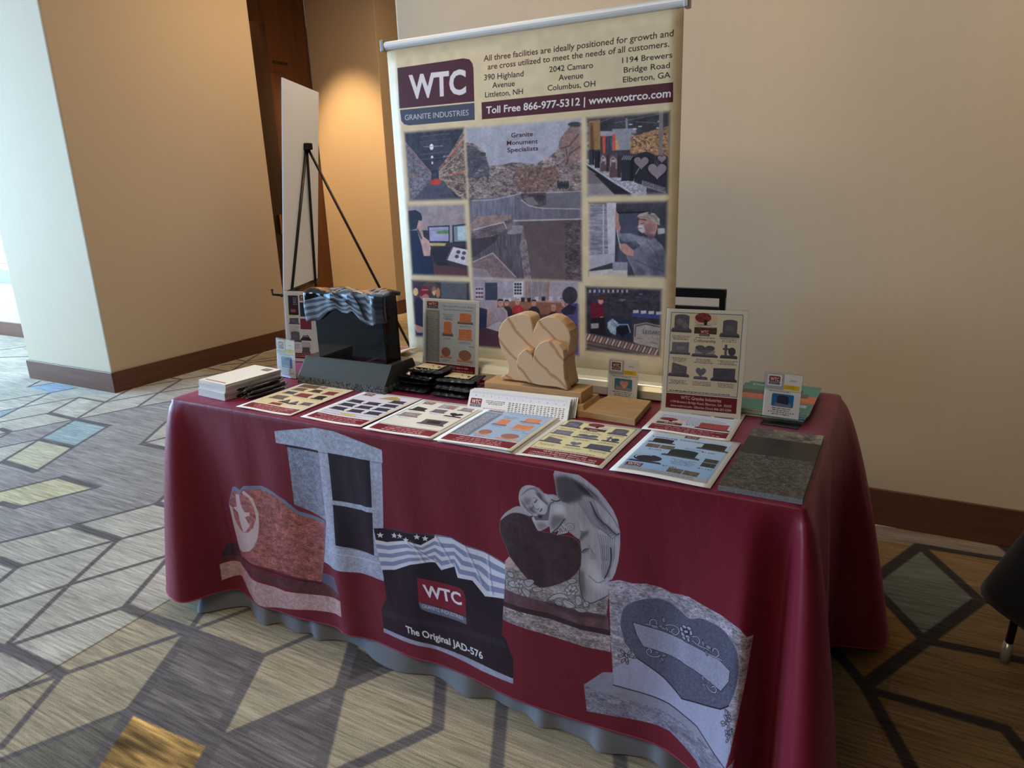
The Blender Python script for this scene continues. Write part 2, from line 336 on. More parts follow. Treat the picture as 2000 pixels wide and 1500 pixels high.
for w_, ls in ((TN, [[(54, 756), (79, 744)], [(54, 756), (105, 748)], [(101, 766.6), (150, 757.5)], [(-150, 808), (0, 783), (101, 766.6)],
    [(0, 815.6), (97, 768)], [(-60, 812), (0, 803), (36, 796.7), (155, 776)], [(155, 776), (205, 785.5)], [(155, 776), (95, 807)],
    [(-80, 840), (0, 824.6), (95, 806.6)], [(148, 819), (205, 785.5), (259, 757.5), (353, 742)], [(205, 785.5), (310, 767), (384, 755.7), (470, 740)],
    [(148, 819), (268, 795), (355, 780), (520, 752)], [(268, 795), (310, 767), (355, 741)], [(355, 741), (328, 737)], [(355, 741), (443, 727), (540, 712.5)],
    [(400, 718), (450, 726)], [(450, 726), (481, 706), (511.6, 688), (560, 658)], [(461, 701.7), (481, 706)], [(481, 706), (540, 697), (620, 684)],
    [(148, 819), (77, 858)], [(144, 873), (212, 832)], [(-60, 860), (0, 848), (20, 844), (148, 819)], [(0, 855), (20, 844)], [(-60, 886), (0, 874), (77, 858)],
    [(77, 858), (5, 901), (-60, 940)], [(70, 921), (144, 873)], [(-80, 975), (0, 960.5), (119, 931.7)], [(190, 952), (35, 991)], [(277, 866), (324, 824), (348, 820), (450, 800)],
    [(277, 866), (346, 849), (520, 815)], [(306, 983), (346, 947), (450, 860)], [(306, 983), (205, 1010), (143, 1026), (0, 1060), (-90, 1080)],
    [(231, 1054), (341, 1024.5), (520, 975)], [(35, 1107), (231, 1054)], [(35, 1107), (0, 1135), (-60, 1180)], [(231, 1054), (135, 1142), (9, 1264)],
    [(-80, 1208), (0, 1185.5), (135, 1142), (338, 1082), (500, 1036)], [(338, 1075), (333, 1084), (243, 1185.5)], [(338, 1075), (420, 980)], [(9, 1264), (243, 1185.5)], [(-90, 1390), (0, 1359), (122.5, 1317)],
    [(122.5, 1317), (369, 1233), (497, 1185.5), (600, 1150)], [(369, 1233), (395, 1196), (470, 1090)], [(506, 1283.5), (609, 1240), (720, 1190)], [(9, 1264), (-60, 1240)],
    [(0, 1462), (122.5, 1317)], [(0, 1485), (259, 1383)]]),
    (.034, [[(364, 1241), (259, 1383), (178, 1500), (120, 1590)], [(504, 1287), (418, 1450), (392, 1500), (350, 1590)], [(418, 1450), (665, 1344), (764, 1303), (900, 1240)], [(700, 1210), (689, 1261), (665, 1342), (638, 1450), (610, 1560)],
    [(863, 1290), (861, 1327), (855, 1420)], [(855, 1420), (791, 1450), (680, 1500), (560, 1560)], [(985, 1340), (980, 1381), (970, 1500), (966, 1570)],
    [(1206, 1440), (1213, 1500)], [(1796, 1066), (1914, 1172)], [(1796, 1066), (1975, 1095), (2200, 1135)], [(1914, 1172), (2100, 1200)], [(1540, 950), (1704, 1144), (1800, 1245)],
    [(1600, 1225), (1624, 1264), (1690, 1340), (1780, 1500), (1830, 1600)], [(1690, 1345), (1964, 1424), (2060, 1540)], [(1808, 1252), (1948, 1280), (2200, 1330)], [(1930, 1040), (1960, 1068), (2010, 1110)]]),
    (TH, [[(95, 807), (148, 819), (212, 832)], [(77, 858), (144, 873)], [(5, 901), (70, 921)], [(0, 837), (20, 844)], [(119, 931.7), (190, 952)], [(0, 982), (34, 991)],
    [(277, 866), (346, 881), (480, 915)], [(306, 983), (346, 992), (480, 1030)], [(143.5, 1026), (231, 1054)], [(-60, 1078), (0, 1093), (35, 1107)],
    [(243, 1185.5), (369, 1233), (506, 1283.5)], [(9, 1264), (122.5, 1317)], [(259, 1383), (418, 1450)], [(1704, 1134), (1796, 1066)], [(1914, 1172), (1690, 1338)]])):
    for l in ls: fl.line(l, w_, (64, 58, 56) if l[0][0] > 1500 else LINE)  # lines on the right darkened along with their shaded cells
# the same kind of network where this view shows little of the floor
for l in ([(-2.9, 3.6), (-.9, 2.4), (.6, 2.0)], [(-2.9, 2.4), (-1.4, 3.9), (-.4, 5.2)], [(-2.2, 5.3), (-1.4, 3.9), (-.3, 3.3)], [(-7.8, .6), (-5.4, 1.7), (-4.2, 2.4)], [(-7.6, -1.2), (-6.0, .9), (-5.4, 2.4)],
          [(-8, 1.6), (-6, .9), (-4.4, 1.35)], [(-.2, .3), (.9, 1.1), (1.5, .75)], [(.9, 1.1), (.7, 1.5)], [(-1.4, 1.2), (-.3, .9), (.9, 1.1)], [(2.2, -.9), (3.3, -.4)]):
    fl.line(l, .03, LINE, raw=True)
def inview(x, y, mg=60):
    d = np.array([x, y, 0])-CAM; z_ = d@FW
    if z_ < .05: return False
    px, py = 1000+FPX*(d@RT)/z_, 750-FPX*(d@UP)/z_
    return -mg < px < 2000+mg and -mg < py < 1500+mg
_r = random.Random(12); NP = {}
for i in range(24):
    for j in range(15): NP[i, j] = (FX0-.4+i*.52+_r.uniform(-.16, .16)+(.26 if j % 2 else 0), FY0-.3+j*.52+_r.uniform(-.14, .14))
for (i, j), a_ in NP.items():
    for di, dj, w_ in ((1, 0, .022), (0, 1, .036), (1, 1, .022)):
        b_ = NP.get((i+di, j+dj))
        if b_ is None or _r.random() < .28 or inview(*a_) or inview(*b_) or inview((a_[0]+b_[0])/2, (a_[1]+b_[1])/2): continue
        fl.line([a_, b_], w_, (64, 58, 56) if a_[0] > 1.8 else LINE, raw=True)  # darker lines again within the painted shade
fl.line([(-40, 1389), (0, 1367), (110, 1303), (332, 1171)], .006, (96, 74, 54), .8)
def floor_material():
    m = printmat('carpet', fl, .95, .1); n = m.node_tree.nodes; l = m.node_tree.links; b = n['Principled BSDF']
    ti = next(x for x in n if x.type == 'TEX_IMAGE'); tc = n.new('ShaderNodeTexCoord')
    def nz(sc, det, mn, mx):
        mp = n.new('ShaderNodeMapping'); mp.inputs['Scale'].default_value = sc; l.new(tc.outputs['Object'], mp.inputs[0])
        t = n.new('ShaderNodeTexNoise'); t.inputs['Scale'].default_value = 1; t.inputs['Detail'].default_value = det; t.inputs['Roughness'].default_value = .75; l.new(mp.outputs[0], t.inputs['Vector'])
        r = n.new('ShaderNodeMapRange'); r.inputs[1].default_value = .3; r.inputs[2].default_value = .7; r.inputs[3].default_value = mn; r.inputs[4].default_value = mx; l.new(t.outputs['Fac'], r.inputs[0]); return r, t
    a, _ = nz((5, 120, 1), 5, .44, 1.44); c, t2 = nz((330, 330, 1), 2, .72, 1.26); d, _ = nz((1.6, 14, 1), 3, .86, 1.12)
    x = n.new('ShaderNodeMath'); x.operation = 'MULTIPLY'; l.new(a.outputs[0], x.inputs[0]); l.new(c.outputs[0], x.inputs[1])
    y = n.new('ShaderNodeMath'); y.operation = 'MULTIPLY'; l.new(x.outputs[0], y.inputs[0]); l.new(d.outputs[0], y.inputs[1])
    mix = n.new('ShaderNodeVectorMath'); mix.operation = 'SCALE'; l.new(ti.outputs[0], mix.inputs[0]); l.new(y.outputs[0], mix.inputs['Scale'])
    l.new(mix.outputs[0], b.inputs['Base Color'])
    bp = n.new('ShaderNodeBump'); bp.inputs['Strength'].default_value = .5; bp.inputs['Distance'].default_value = .004
    l.new(t2.outputs['Fac'], bp.inputs['Height']); l.new(bp.outputs[0], b.inputs['Normal']); ti.extension = 'MIRROR'; return m
uvF = lambda v: ((v[0]-FX0)/(FX1-FX0), (v[1]-FY0)/(FY1-FY0))
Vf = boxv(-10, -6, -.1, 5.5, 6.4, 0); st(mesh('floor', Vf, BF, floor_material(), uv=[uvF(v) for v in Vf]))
st(box('ceiling', -10, -6, 3.5, 5.5, 6.4, 3.6, m_ceil))
HC = 3.5
st(box('wall_back', -.215, 1.562, 0, 5.5, 1.80, HC, m_wall, bevel=.012))
st(box('wall_corridor', -.215, 1.80, 0, -.02, 6.4, HC, m_wall))
st(box('wall_column', -4.055, 1.520, 0, -2.955, 3.215, HC, m_wall, bevel=.012))
st(box('wall_recess', -3.895, 4.86, 0, -2.955, 6.4, HC, m_wall, bevel=.006))
st(box('wall_panelled', -4.055, 3.215, 0, -3.90, 4.86, HC, m_wood))
st(box('wall_right', 5.35, -6, 0, 5.5, 1.562, HC, m_dim)); st(box('wall_front', -1.2, -4.2, 0, 5.35, -4.05, HC, m_dim))  # unseen walls, added to block light from behind and right
st(box('wall_end', -2.955, 6.25, 0, -.215, 6.4, HC, m_wall))
def baseb(name, x0, y0, x1, y1): st(box(name, x0, y0, 0, x1, y1, .151, m_base, bevel=.003))
baseb('baseboard_back', -.225, 1.550, 5.5, 1.5615)
baseb('baseboard_corridor', -.229, 1.562, -.2155, 6.25)
baseb('baseboard_column_front', -4.07, 1.506, -2.94, 1.5195)
baseb('baseboard_column_side', -2.9545, 1.520, -2.94, 3.215)
baseb('baseboard_column_left', -4.07, 1.520, -4.0555, 2.44)
baseb('baseboard_recess', -2.9545, 4.846, -2.94, 6.25)
baseb('baseboard_recess_front', -3.75, 4.846, -2.955, 4.8595)
# tall dark door leaf standing open in the recess
d1 = bpy.data.objects.new('door_1', None); link(d1); d1.location = (-3.82, 3.75, 0); st(d1)
box('door_leaf', -.055, -.42, .01, .055, .40, 2.97, mat('door_wood', (50, 30, 20), .4, noise=((20, 20, 1.5), .25, (34, 20, 14))), d1, bevel=.004)
box('door_closer_arm', .06, .44, 2.62, .085, .62, 2.645, mat('dark_bronze', (40, 30, 24), .4, metal=.6), d1)
box('door_handle', .056, .26, .95, .085, .29, 1.15, mat('brass', (170, 130, 70), .3, metal=1), d1, bevel=.004)
# low window wall far on the left
st(box('wall_left', -10, 2.452, 0, -4.07, 2.62, .56, m_wall)); baseb('baseboard_left', -10, 2.44, -4.07, 2.4515)
wn = bpy.data.objects.new('window_1', None); link(wn); wn.location = (-7, 2.53, .56); st(wn)
m_white = mat('white_paint', (232, 232, 230), .5)
box('window_sill', -3, -.14, .15, 2.93, .10, .19, m_white, wn, bevel=.004); box('window_apron', -3, -.075, .0, 2.93, .09, .15, mat('grey_metal', (120, 116, 112), .4, metal=.4), wn)
m_glass_lit = bpy.data.materials.new('daylight_pane'); m_glass_lit.use_nodes = True
_b = m_glass_lit.node_tree.nodes['Principled BSDF']; _b.inputs['Emission Color'].default_value = (.72, .86, 1, 1); _b.inputs['Emission Strength'].default_value = 1.4
for k in range(4):
    box('pane', -2.95+k*1.47, .03, .20, -1.53+k*1.47, .04, 2.45, m_glass_lit, wn); box('window_mullion', -1.53+k*1.47, .0, .19, -1.48+k*1.47, .07, 2.5, m_white, wn)
st(box('wall_left_head', -10, 2.452, 3.06, -4.07, 2.62, HC, m_wall))

# daylight windows of the lounge to the west
st(box('wall_west', -10, -6, 0, -9.7, 2.452, .40, m_wall)); st(box('wall_west_head', -10, -6, 3.0, -9.7, 2.452, HC, m_wall))
wn2 = bpy.data.objects.new('window_2', None); link(wn2); wn2.location = (-9.8, -1.7, .4); st(wn2)
for k in range(5): box('pane', -.02, -4.1+k*1.64, .05, .0, -2.56+k*1.64, 2.55, m_glass_lit, wn2); box('window_mullion', -.05, -2.56+k*1.64, .0, .05, -2.46+k*1.64, 2.6, m_white, wn2)
# ================================================================== TABLECLOTHS
YT, YB = -.03, -.014
_n = np.array([0, .745-.08, -(YT-YB)]); _n = np.array([0, 1, -(YT-YB)/(.745-.08)])
mf = plane_map((0, YT, .745), _n, 0, 2)
BUR = (112, 22, 40)
ct = Cv(-.25, 3.0, .0, .76, 1250, BUR, 11, m=mf, gain=1.0)
G1 = (176, 184, 204)
# mausoleum with two dark doors
ct.poly([(559, 872), (620, 882), (634, 1019), (574, 986)], (132, 140, 158), tex=('g', .38))
ct.poly([(619, 880), (744, 902), (747, 1137), (700, 1122), (650, 1112), (627, 1101), (634, 1019)], (172, 178, 198), tex=('g', .22))
ct.poly([(535.5, 842), (631, 834), (745, 879.5), (746, 905), (539, 865)], (172, 182, 202), tex=('g', .24))
ct.poly([(557, 869), (620, 881.5), (620, 885), (557, 873)], (20, 18, 26))
ct.line([(620, 883), (742, 906)], .0016, (110, 112, 130))
ct.poly([(639, 885), (720.5, 900.5), (724.5, 992.5), (649, 977.5)], (22, 26, 38), grad=((30, 34, 48), 'h'))
ct.poly([(649.5, 986), (725.5, 1003), (728.6, 1087), (708, 1080), (656, 1064.5)], (20, 24, 36))
ct.line([(656, 1068), (700, 1078), (745, 1092)], .002, (130, 134, 152)); ct.line([(634, 1074), (690, 1090), (746, 1104)], .003, (204, 208, 222))
ct.line([(620, 885), (640, 1075)], .0016, (120, 124, 142))
# red monument with a dove
ct.poly([(434, 1067), (458, 1064), (467, 1090), (431, 1090)], (44, 36, 46))
ct.poly([(442, 985), (451, 952), (459, 950), (470, 956), (477.5, 948), (510, 949), (532, 959), (557, 975), (582, 1000), (632.5, 1020), (624, 1140), (569, 1120), (467, 1090)], (112, 124, 146))
ct.poly([(444, 985), (452, 957), (470, 963), (476, 955), (510, 956), (545, 970), (580, 1006), (630, 1026), (623.6, 1140), (590, 1130), (540, 1112), (500, 1100), (467, 1090)], (158, 92, 84), tex=('r', .42))
ct.poly([(626, 1123), (651, 1129), (662, 1162), (624, 1150)], (86, 92, 112))
ct.poly([(431, 1090), (467, 1090), (515, 1116), (569, 1133), (624, 1140), (662, 1162), (665, 1172), (590, 1158), (515, 1132), (470, 1104), (431, 1100)], (88, 48, 46), tex=('r', .3))
ct.line([(467, 1092), (500, 1103), (540, 1118), (590, 1134), (624, 1143)], .004, (30, 18, 20))
ct.poly([(431, 1102), (461, 1102), (488, 1126), (560, 1153), (665, 1174), (667, 1205.5), (605, 1192), (506, 1180), (485, 1162), (464, 1130), (437, 1133)], (196, 162, 160), tex=('g', .24))
ct.poly([(443, 987), (450, 992), (455, 1015), (463, 1030), (474, 1040), (486, 1040), (497, 1030), (502, 1012), (498, 992), (488, 972), (474, 962), (478, 957), (495, 973), (506, 1003), (508, 1027), (506, 1051), (498, 1068), (488, 1076), (470, 1080), (463, 1074), (452, 1030)], (206, 176, 172), tex=('f', .08))
ct.poly([(458, 965.5), (467.5, 965), (470, 985), (480, 1000), (489.5, 999), (490, 1006), (480, 1009), (491, 1026), (483, 1036), (475, 1040), (467.5, 1022), (462.5, 1002), (451, 992), (460, 990)], (206, 176, 172))
# black monument with the flag
ct.poly([(728, 1033), (748, 1135), (752, 1171), (741, 1192), (745, 1230), (820, 1255), (895, 1280), (1008, 1318), (1007, 1279), (992, 1243), (984, 1236), (991, 1100), (870, 1052), (800, 1041), (748, 1034)], (20, 22, 34))
ct.poly([(742, 1193), (830, 1213), (985, 1246), (1000, 1262), (900, 1240), (745, 1206)], (44, 48, 66), .5)
ct.poly([(745, 1230), (820, 1255), (895, 1280), (1008, 1318), (1008, 1328), (940, 1308), (850, 1272), (785, 1252), (745, 1238)], (160, 164, 186), tex=('m', .1))
U = [(730, 1055), (752, 1061), (790, 1057), (820, 1066), (846, 1052), (862, 1054), (885, 1056), (912, 1070), (945, 1081), (970, 1090), (991, 1100)]
L = [(743, 1115), (769, 1115), (800, 1104), (835, 1100), (847, 1100), (859, 1116), (886, 1108), (892, 1130), (922, 1134), (948, 1164), (988, 1166)]
ct.poly([(846, 1046), (880, 1050), (910, 1066), (945, 1077), (991, 1098), (991, 1106), (846, 1060)], (198, 204, 222))
U = np.array(U, float); L = np.array(L, float); NB = 7
for k in range(NB):
    a = U+(L-U)*(k/NB); b = U+(L-U)*((k+1)/NB)
    ct.poly(np.concatenate([a, b[::-1]]), (214, 214, 226) if k % 2 == 0 else (136, 144, 176))
for p_, q_ in (((800, 1058), (824, 1100)), ((846, 1050), (880, 1106)), ((905, 1068), (940, 1140)), ((790, 1060), (846, 1100)), ((950, 1084), (960, 1160))):
    ct.line([p_, q_], .006, (240, 242, 255), .35); ct.line([(p_[0]+4, p_[1]), (q_[0]+5, q_[1])], .004, (110, 116, 150), .5)
ct.line([(848, 1048), (880, 1051), (912, 1068), (945, 1078), (990, 1099)], .0022, (60, 64, 84)); ct.line([(752, 1034), (800, 1042), (846, 1048)], .004, (60, 62, 76))
def star(cv, cx, cy, r, col, sq=.9):
    cv.poly([(cx+(r if k % 2 == 0 else r*.42)*math.sin(k*math.pi/5), cy-(r if k % 2 == 0 else r*.42)*math.cos(k*math.pi/5)*sq+.12*(r if k % 2 == 0 else r*.42)*math.sin(k*math.pi/5)) for k in range(10)], col)
for x_, y_ in ((740, 1047), (767, 1048), (778, 1049), (791, 1056), (812.5, 1050), (828, 1053.5)): star(ct, x_, y_, 7, (224, 224, 232))
ct.line([(769, 1045), (784, 1056)], .003, (20, 22, 34))
ct.poly([(813, 1129), (893, 1149), (904, 1155), (908, 1170), (909, 1206), (816, 1176)], (128, 30, 50)); ct.poly([(816, 1177), (909, 1207.5), (910, 1221), (832, 1197), (820, 1190)], (104, 110, 132))
ct.text('WTC', (827, 1166), (901, 1184), (823, 1143), (236, 232, 240), .03)
ct.text('GRANITE INDUSTRIES', (823, 1188), (903, 1213), (822, 1181), (220, 222, 232))
ct.text('The Original JAD-576', (793, 1235), (945, 1286), (791, 1222), (232, 230, 236), .028)
# angel holding a heart
def A(p): return [(970+x/4.881, 900+y/4.881) for x, y in p]
def B(p): return [(970+x/4.881, 1070+y/4.881) for x, y in p]
rg = random.Random(3)
STN = (172, 165, 174)
ct.poly(B([(95, 365), (400, 470), (1060, 640), (1085, 830), (800, 760), (80, 530)]), (104, 74, 82), tex=('m', .18))
ct.poly(B([(80, 490), (500, 600), (820, 720), (1085, 780), (1088, 832), (820, 765), (500, 650), (80, 535)]), (56, 40, 46))
ct.poly(B([(80, 535), (500, 650), (820, 765), (1088, 832), (1092, 985), (850, 925), (440, 785), (75, 665)]), (158, 144, 146), tex=('r', .44))
basep = B([(95, 110), (135, 65), (200, 130), (450, 365), (620, 330), (780, 210), (830, 190), (1060, 300), (1068, 470), (1050, 640), (860, 600), (620, 535), (330, 450), (100, 375)])
ct.poly(basep, (150, 142, 142), tex=('r', .42)); ct.poly(B([(95, 110), (135, 65), (200, 130), (170, 160), (100, 170)]), (196, 160, 156), tex=('g', .15))
# wing and robe
wing = A([(540, 120), (555, 85), (600, 68), (680, 75), (740, 105), (850, 180), (960, 270), (1040, 370), (1110, 470), (1150, 560), (1175, 680), (1178, 800), (1160, 952)])
robe = A([(540, 130), (555, 85), (600, 68), (680, 75), (740, 105), (850, 180), (960, 270), (1040, 370), (1110, 470), (1150, 560), (1175, 680), (1178, 800), (1165, 920)])+B([(1160, 130), (1130, 240), (1100, 300), (1065, 315), (1062, 460), (1000, 480), (960, 530), (900, 525), (830, 500), (800, 400), (785, 220), (815, 60), (800, -60)])+A([(760, 700), (700, 620), (600, 500), (560, 420), (590, 380), (575, 320), (555, 200)])
ct.poly(robe, STN, tex=('v', .07))
inner = A([(560, 150), (640, 140), (700, 160), (800, 215), (880, 270), (950, 330), (990, 385), (940, 370), (880, 345), (820, 330), (800, 370), (760, 385), (700, 400), (660, 405), (615, 380), (585, 330), (565, 240)])
ct.shade(inner, -.62, .004); ct.shade(A([(700, 160), (800, 215), (900, 290), (985, 380), (900, 340), (800, 290)]), -.5, .003)
for k in range(9):
    ct.line(curve(A([(740+k*22, 340+k*4), (800+k*24, 430+k*16), (880+k*26, 560+k*16+(k*6)), (925+k*27, 640+k*8)]), 4, False), .0014, (92, 88, 102), .75)
for k in range(12): ct.line(curve(A([(800+k*14, 220+k*12), (860+k*14, 270+k*15), (900+k*17, 330+k*18)]), 3, False), .0012, (120, 114, 128), .7)
ct.line(curve(A([(890, 390), (960, 540), (1060, 630), (1110, 680), (1150, 705), (1165, 690)]), 5, False), .0026, (66, 62, 76)); ct.shade(A([(900, 400), (1000, 570), (1150, 700), (1150, 730), (1010, 640), (920, 520)]), -.45, .004)
ct.line(curve(A([(990, 385), (1060, 480), (1120, 570), (1160, 640)]), 5, False), .0018, (96, 92, 106), .8)
for k in range(8): ct.line(curve(A([(960+k*24, 700+k*5), (985+k*19, 800), (1000+k*16, 950)]), 4, False), .0016, (104, 100, 114), .7)
for k in range(7): ct.line(curve(B([(1000+k*20, -20), (1010+k*18, 90), (1000+k*14, 200), (1010+k*10, 280)]), 4, False), .0016, (92, 88, 100), .7)
ct.line(curve(B([(1085, 0), (1090, 120), (1060, 230), (1025, 295)]), 5, False), .003, (54, 50, 60))
ct.shade(A([(820, 870), (850, 840), (880, 850), (830, 880)]), -.5, .002); ct.line(curve(A([(818, 868), (840, 842), (878, 838)]), 4, False), .002, (50, 46, 56))
ct.shade(B([(870, 60), (950, 160), (1000, 260), (1040, 380), (980, 440), (900, 360), (840, 200)]), .45, .008); ct.shade(B([(790, 200), (830, 210), (850, 400), (840, 500), (800, 400)]), -.45, .005)
ct.line(curve(B([(795, 190), (800, 330), (830, 470), (900, 520), (990, 490), (1060, 455)]), 5, False), .0026, (70, 66, 76), .9); ct.line(curve(B([(880, 260), (960, 330), (1030, 310)]), 5, False), .002, (110, 106, 116), .8)
ct.shade(A([(660, 430), (750, 520), (830, 640), (780, 740), (720, 660), (690, 560)]), .35, .006); ct.shade(A([(770, 700), (880, 660), (870, 700), (790, 770)]), -.45, .003)
for k in range(6): ct.line(curve(A([(760+k*10, 640+k*6), (800+k*12, 700-k*4), (790+k*18, 760-k*16)]), 4, False), .0014, (110, 106, 118), .7)
for k in range(7): ct.line(curve(A([(860+k*10, 780+k*18), (900+k*8, 850+k*10), (890+k*10, 940)]), 4, False), .0012, (128, 122, 134), .6)
# heart slab
ct.poly(curve(A([(40, 560), (90, 490), (180, 432), (240, 430), (290, 470), (340, 520), (200, 500), (100, 520)]), 4), (178, 168, 174), tex=('f', .06))
hs = curve(A([(38, 590), (70, 540), (140, 495), (210, 488), (290, 510), (345, 540), (375, 600), (420, 655), (520, 680), (620, 700), (720, 720), (780, 770), (810, 850), (808, 960)])+B([(800, 180), (740, 260), (620, 325), (450, 362), (330, 290), (210, 150), (140, 60)])+A([(100, 800), (45, 680)]), 5)
ct.poly(hs, (62, 47, 54), tex=('m', .20)); ct.line(list(hs)+[hs[0]], .0013, (128, 116, 122), .8)
# torso, arms
ct.poly(curve(A([(470, 330), (560, 320), (620, 380), (700, 420), (760, 520), (800, 640), (790, 740), (720, 690), (640, 640), (540, 670), (500, 560), (480, 440)]), 4), STN, tex=('f', .06))
ct.poly(curve(A([(520, 430), (600, 400), (660, 440), (670, 520), (620, 590), (530, 680), (510, 620), (470, 640), (410, 660), (370, 600), (345, 530), (420, 520), (440, 545), (490, 500)]), 4), (188, 181, 189), tex=('f', .06))
ct.shade(A([(540, 510), (650, 520), (660, 560), (590, 620), (540, 660), (515, 590)]), -.42, .005); ct.shade(A([(380, 560), (480, 590), (500, 630), (410, 655)]), -.30, .004); ct.shade(A([(560, 420), (640, 420), (650, 480), (560, 490)]), .4, .005); ct.shade(A([(350, 530), (420, 530), (430, 570), (380, 590)]), .35, .003)
ct.line(curve(A([(655, 545), (600, 620), (530, 682)]), 4, False), .0022, (52, 48, 58)); ct.line(curve(A([(500, 345), (560, 380), (610, 370)]), 4, False), .0030, (70, 66, 78)); ct.line(curve(A([(495, 450), (520, 400), (550, 390)]), 4, False), .003, (96, 92, 104))
for k in range(5): ct.line(curve(A([(590+k*22, 640+k*2), (605+k*20, 670), (585+k*18, 700-k*4)]), 3, False), .0042, (44, 40, 50)); ct.line(curve(A([(592+k*20, 642+k*2), (606+k*19, 668), (588+k*17, 696-k*4)]), 3, False), .0026, (200, 193, 200))
for r_, c_ in ((44, (60, 56, 66)), (40, (196, 189, 197)), (28, (96, 92, 104)), (24, (190, 183, 191)), (14, (84, 80, 92)), (10, (200, 193, 200))): ct.ell(970+702/4.881, 900+625/4.881, r_/4.881, r_*.8/4.881, c_)
ct.poly(A([(620, 600), (650, 590), (665, 620), (650, 660), (632, 645)]), (178, 171, 180)); ct.line(A([(620, 600), (650, 640)]), .0014, (80, 76, 88))
# head
ct.poly(A([(330, 480), (480, 440), (520, 420), (500, 560), (380, 560)]), (110, 104, 116))
ct.poly(curve(A([(215, 330), (230, 270), (270, 235), (330, 230), (400, 255), (450, 300), (500, 320), (540, 350), (500, 380), (480, 440), (440, 500), (380, 520), (300, 500), (250, 450), (225, 400)]), 5), (184, 176, 184), tex=('f', .06))
for k in range(9): ct.line(curve(A([(240+k*9, 330-k*9), (285+k*14, 275-k*3), (345+k*13, 262+k*5), (400+k*10, 300+k*13)]), 4, False), .0013, (128, 122, 134), .75)
ct.shade(A([(370, 290), (420, 310), (450, 370), (500, 400), (480, 430), (430, 380), (390, 330)]), -.6, .003)
face = curve(A([(262, 350), (300, 345), (350, 310), (390, 330), (430, 370), (480, 410), (490, 450), (470, 500), (430, 500), (380, 480), (330, 440), (285, 420), (265, 390)]), 5)
ct.poly(face, (186, 179, 188)); ct.shade(A([(262, 350), (340, 350), (330, 420), (280, 420)]), -.35, .004); ct.shade(A([(400, 360), (460, 410), (450, 450), (410, 430)]), .45, .004); ct.shade(A([(320, 430), (370, 470), (400, 490), (350, 490), (300, 450)]), -.55, .003)
ct.line(curve(A([(362, 392), (378, 385), (384, 368)]), 4, False), .0024, (64, 60, 72)); ct.line(curve(A([(352, 350), (378, 352), (398, 372)]), 4, False), .0014, (112, 106, 118)); ct.line(curve(A([(345, 400), (365, 440), (395, 460), (412, 448)]), 4, False), .0018, (104, 98, 110)); ct.shade(A([(335, 430), (360, 430), (360, 455), (335, 450)]), -.5, .002)
ct.line(curve(A([(420, 478), (432, 462), (438, 450)]), 4, False), .0024, (84, 76, 88)); ct.shade(A([(400, 500), (450, 515), (430, 545), (400, 530)]), -.7, .002)
for k in range(5): ct.line(curve(A([(235+k*8, 360+k*10), (260+k*10, 420+k*8), (310+k*12, 480+k*8)]), 3, False), .0014, (120, 114, 126), .8)
# carved roses at the foot
def rose(x, y, r, F_):
    for a_ in (0, 1.1, 2.2, 3.3, 4.4, 5.5): ct.ell(*F_([(x+r*.62*math.cos(a_), y+r*.5*math.sin(a_))])[0], r*.6/4.881, r*.42/4.881, (64, 60, 68), rot=a_); ct.ell(*F_([(x+r*.58*math.cos(a_), y+r*.46*math.sin(a_))])[0], r*.52/4.881, r*.35/4.881, (186, 180, 188), rot=a_)
    ct.line(curve(F_([(x+r*(.5-.07*k)*math.cos(k*.9), y+r*(.42-.06*k)*math.sin(k*.9)) for k in range(7)]), 3, False), .0016, (60, 56, 66))
def carved(pts, F_): q = curve(F_(pts), 4); ct.poly(q, (182, 176, 184), tex=('f', .08)); ct.line(list(q)+[q[0]], .0016, (62, 58, 68), .9); ct.line([q[0], q[len(q)//2]], .0012, (100, 94, 106), .8)
for pts in ([(110, 215), (160, 215), (190, 250), (150, 260)], [(130, 310), (190, 290), (215, 340), (160, 350)], [(260, 350), (300, 370), (340, 400), (325, 450), (280, 410)], [(280, 290), (350, 280), (375, 310), (320, 350)], [(360, 360), (430, 360), (450, 390), (380, 400)], [(230, 360), (260, 380), (250, 420), (235, 400)],
            [(495, 480), (560, 430), (640, 420), (700, 470), (600, 460), (540, 490)], [(560, 490), (620, 500), (640, 535), (590, 530)], [(640, 480), (720, 500), (760, 550), (680, 555)], [(750, 560), (830, 565), (870, 600), (800, 600)], [(680, 300), (740, 280), (775, 310), (720, 330)], [(760, 450), (810, 460), (820, 520), (770, 530)], [(840, 500), (880, 510), (885, 545), (835, 550)]): carved(pts, B)
rose(240, 315, 42, B); rose(722, 392, 52, B)
ct.shade(B([(500, 480), (800, 610), (1050, 650), (1050, 690), (700, 600), (480, 520)]), -.45, .004)
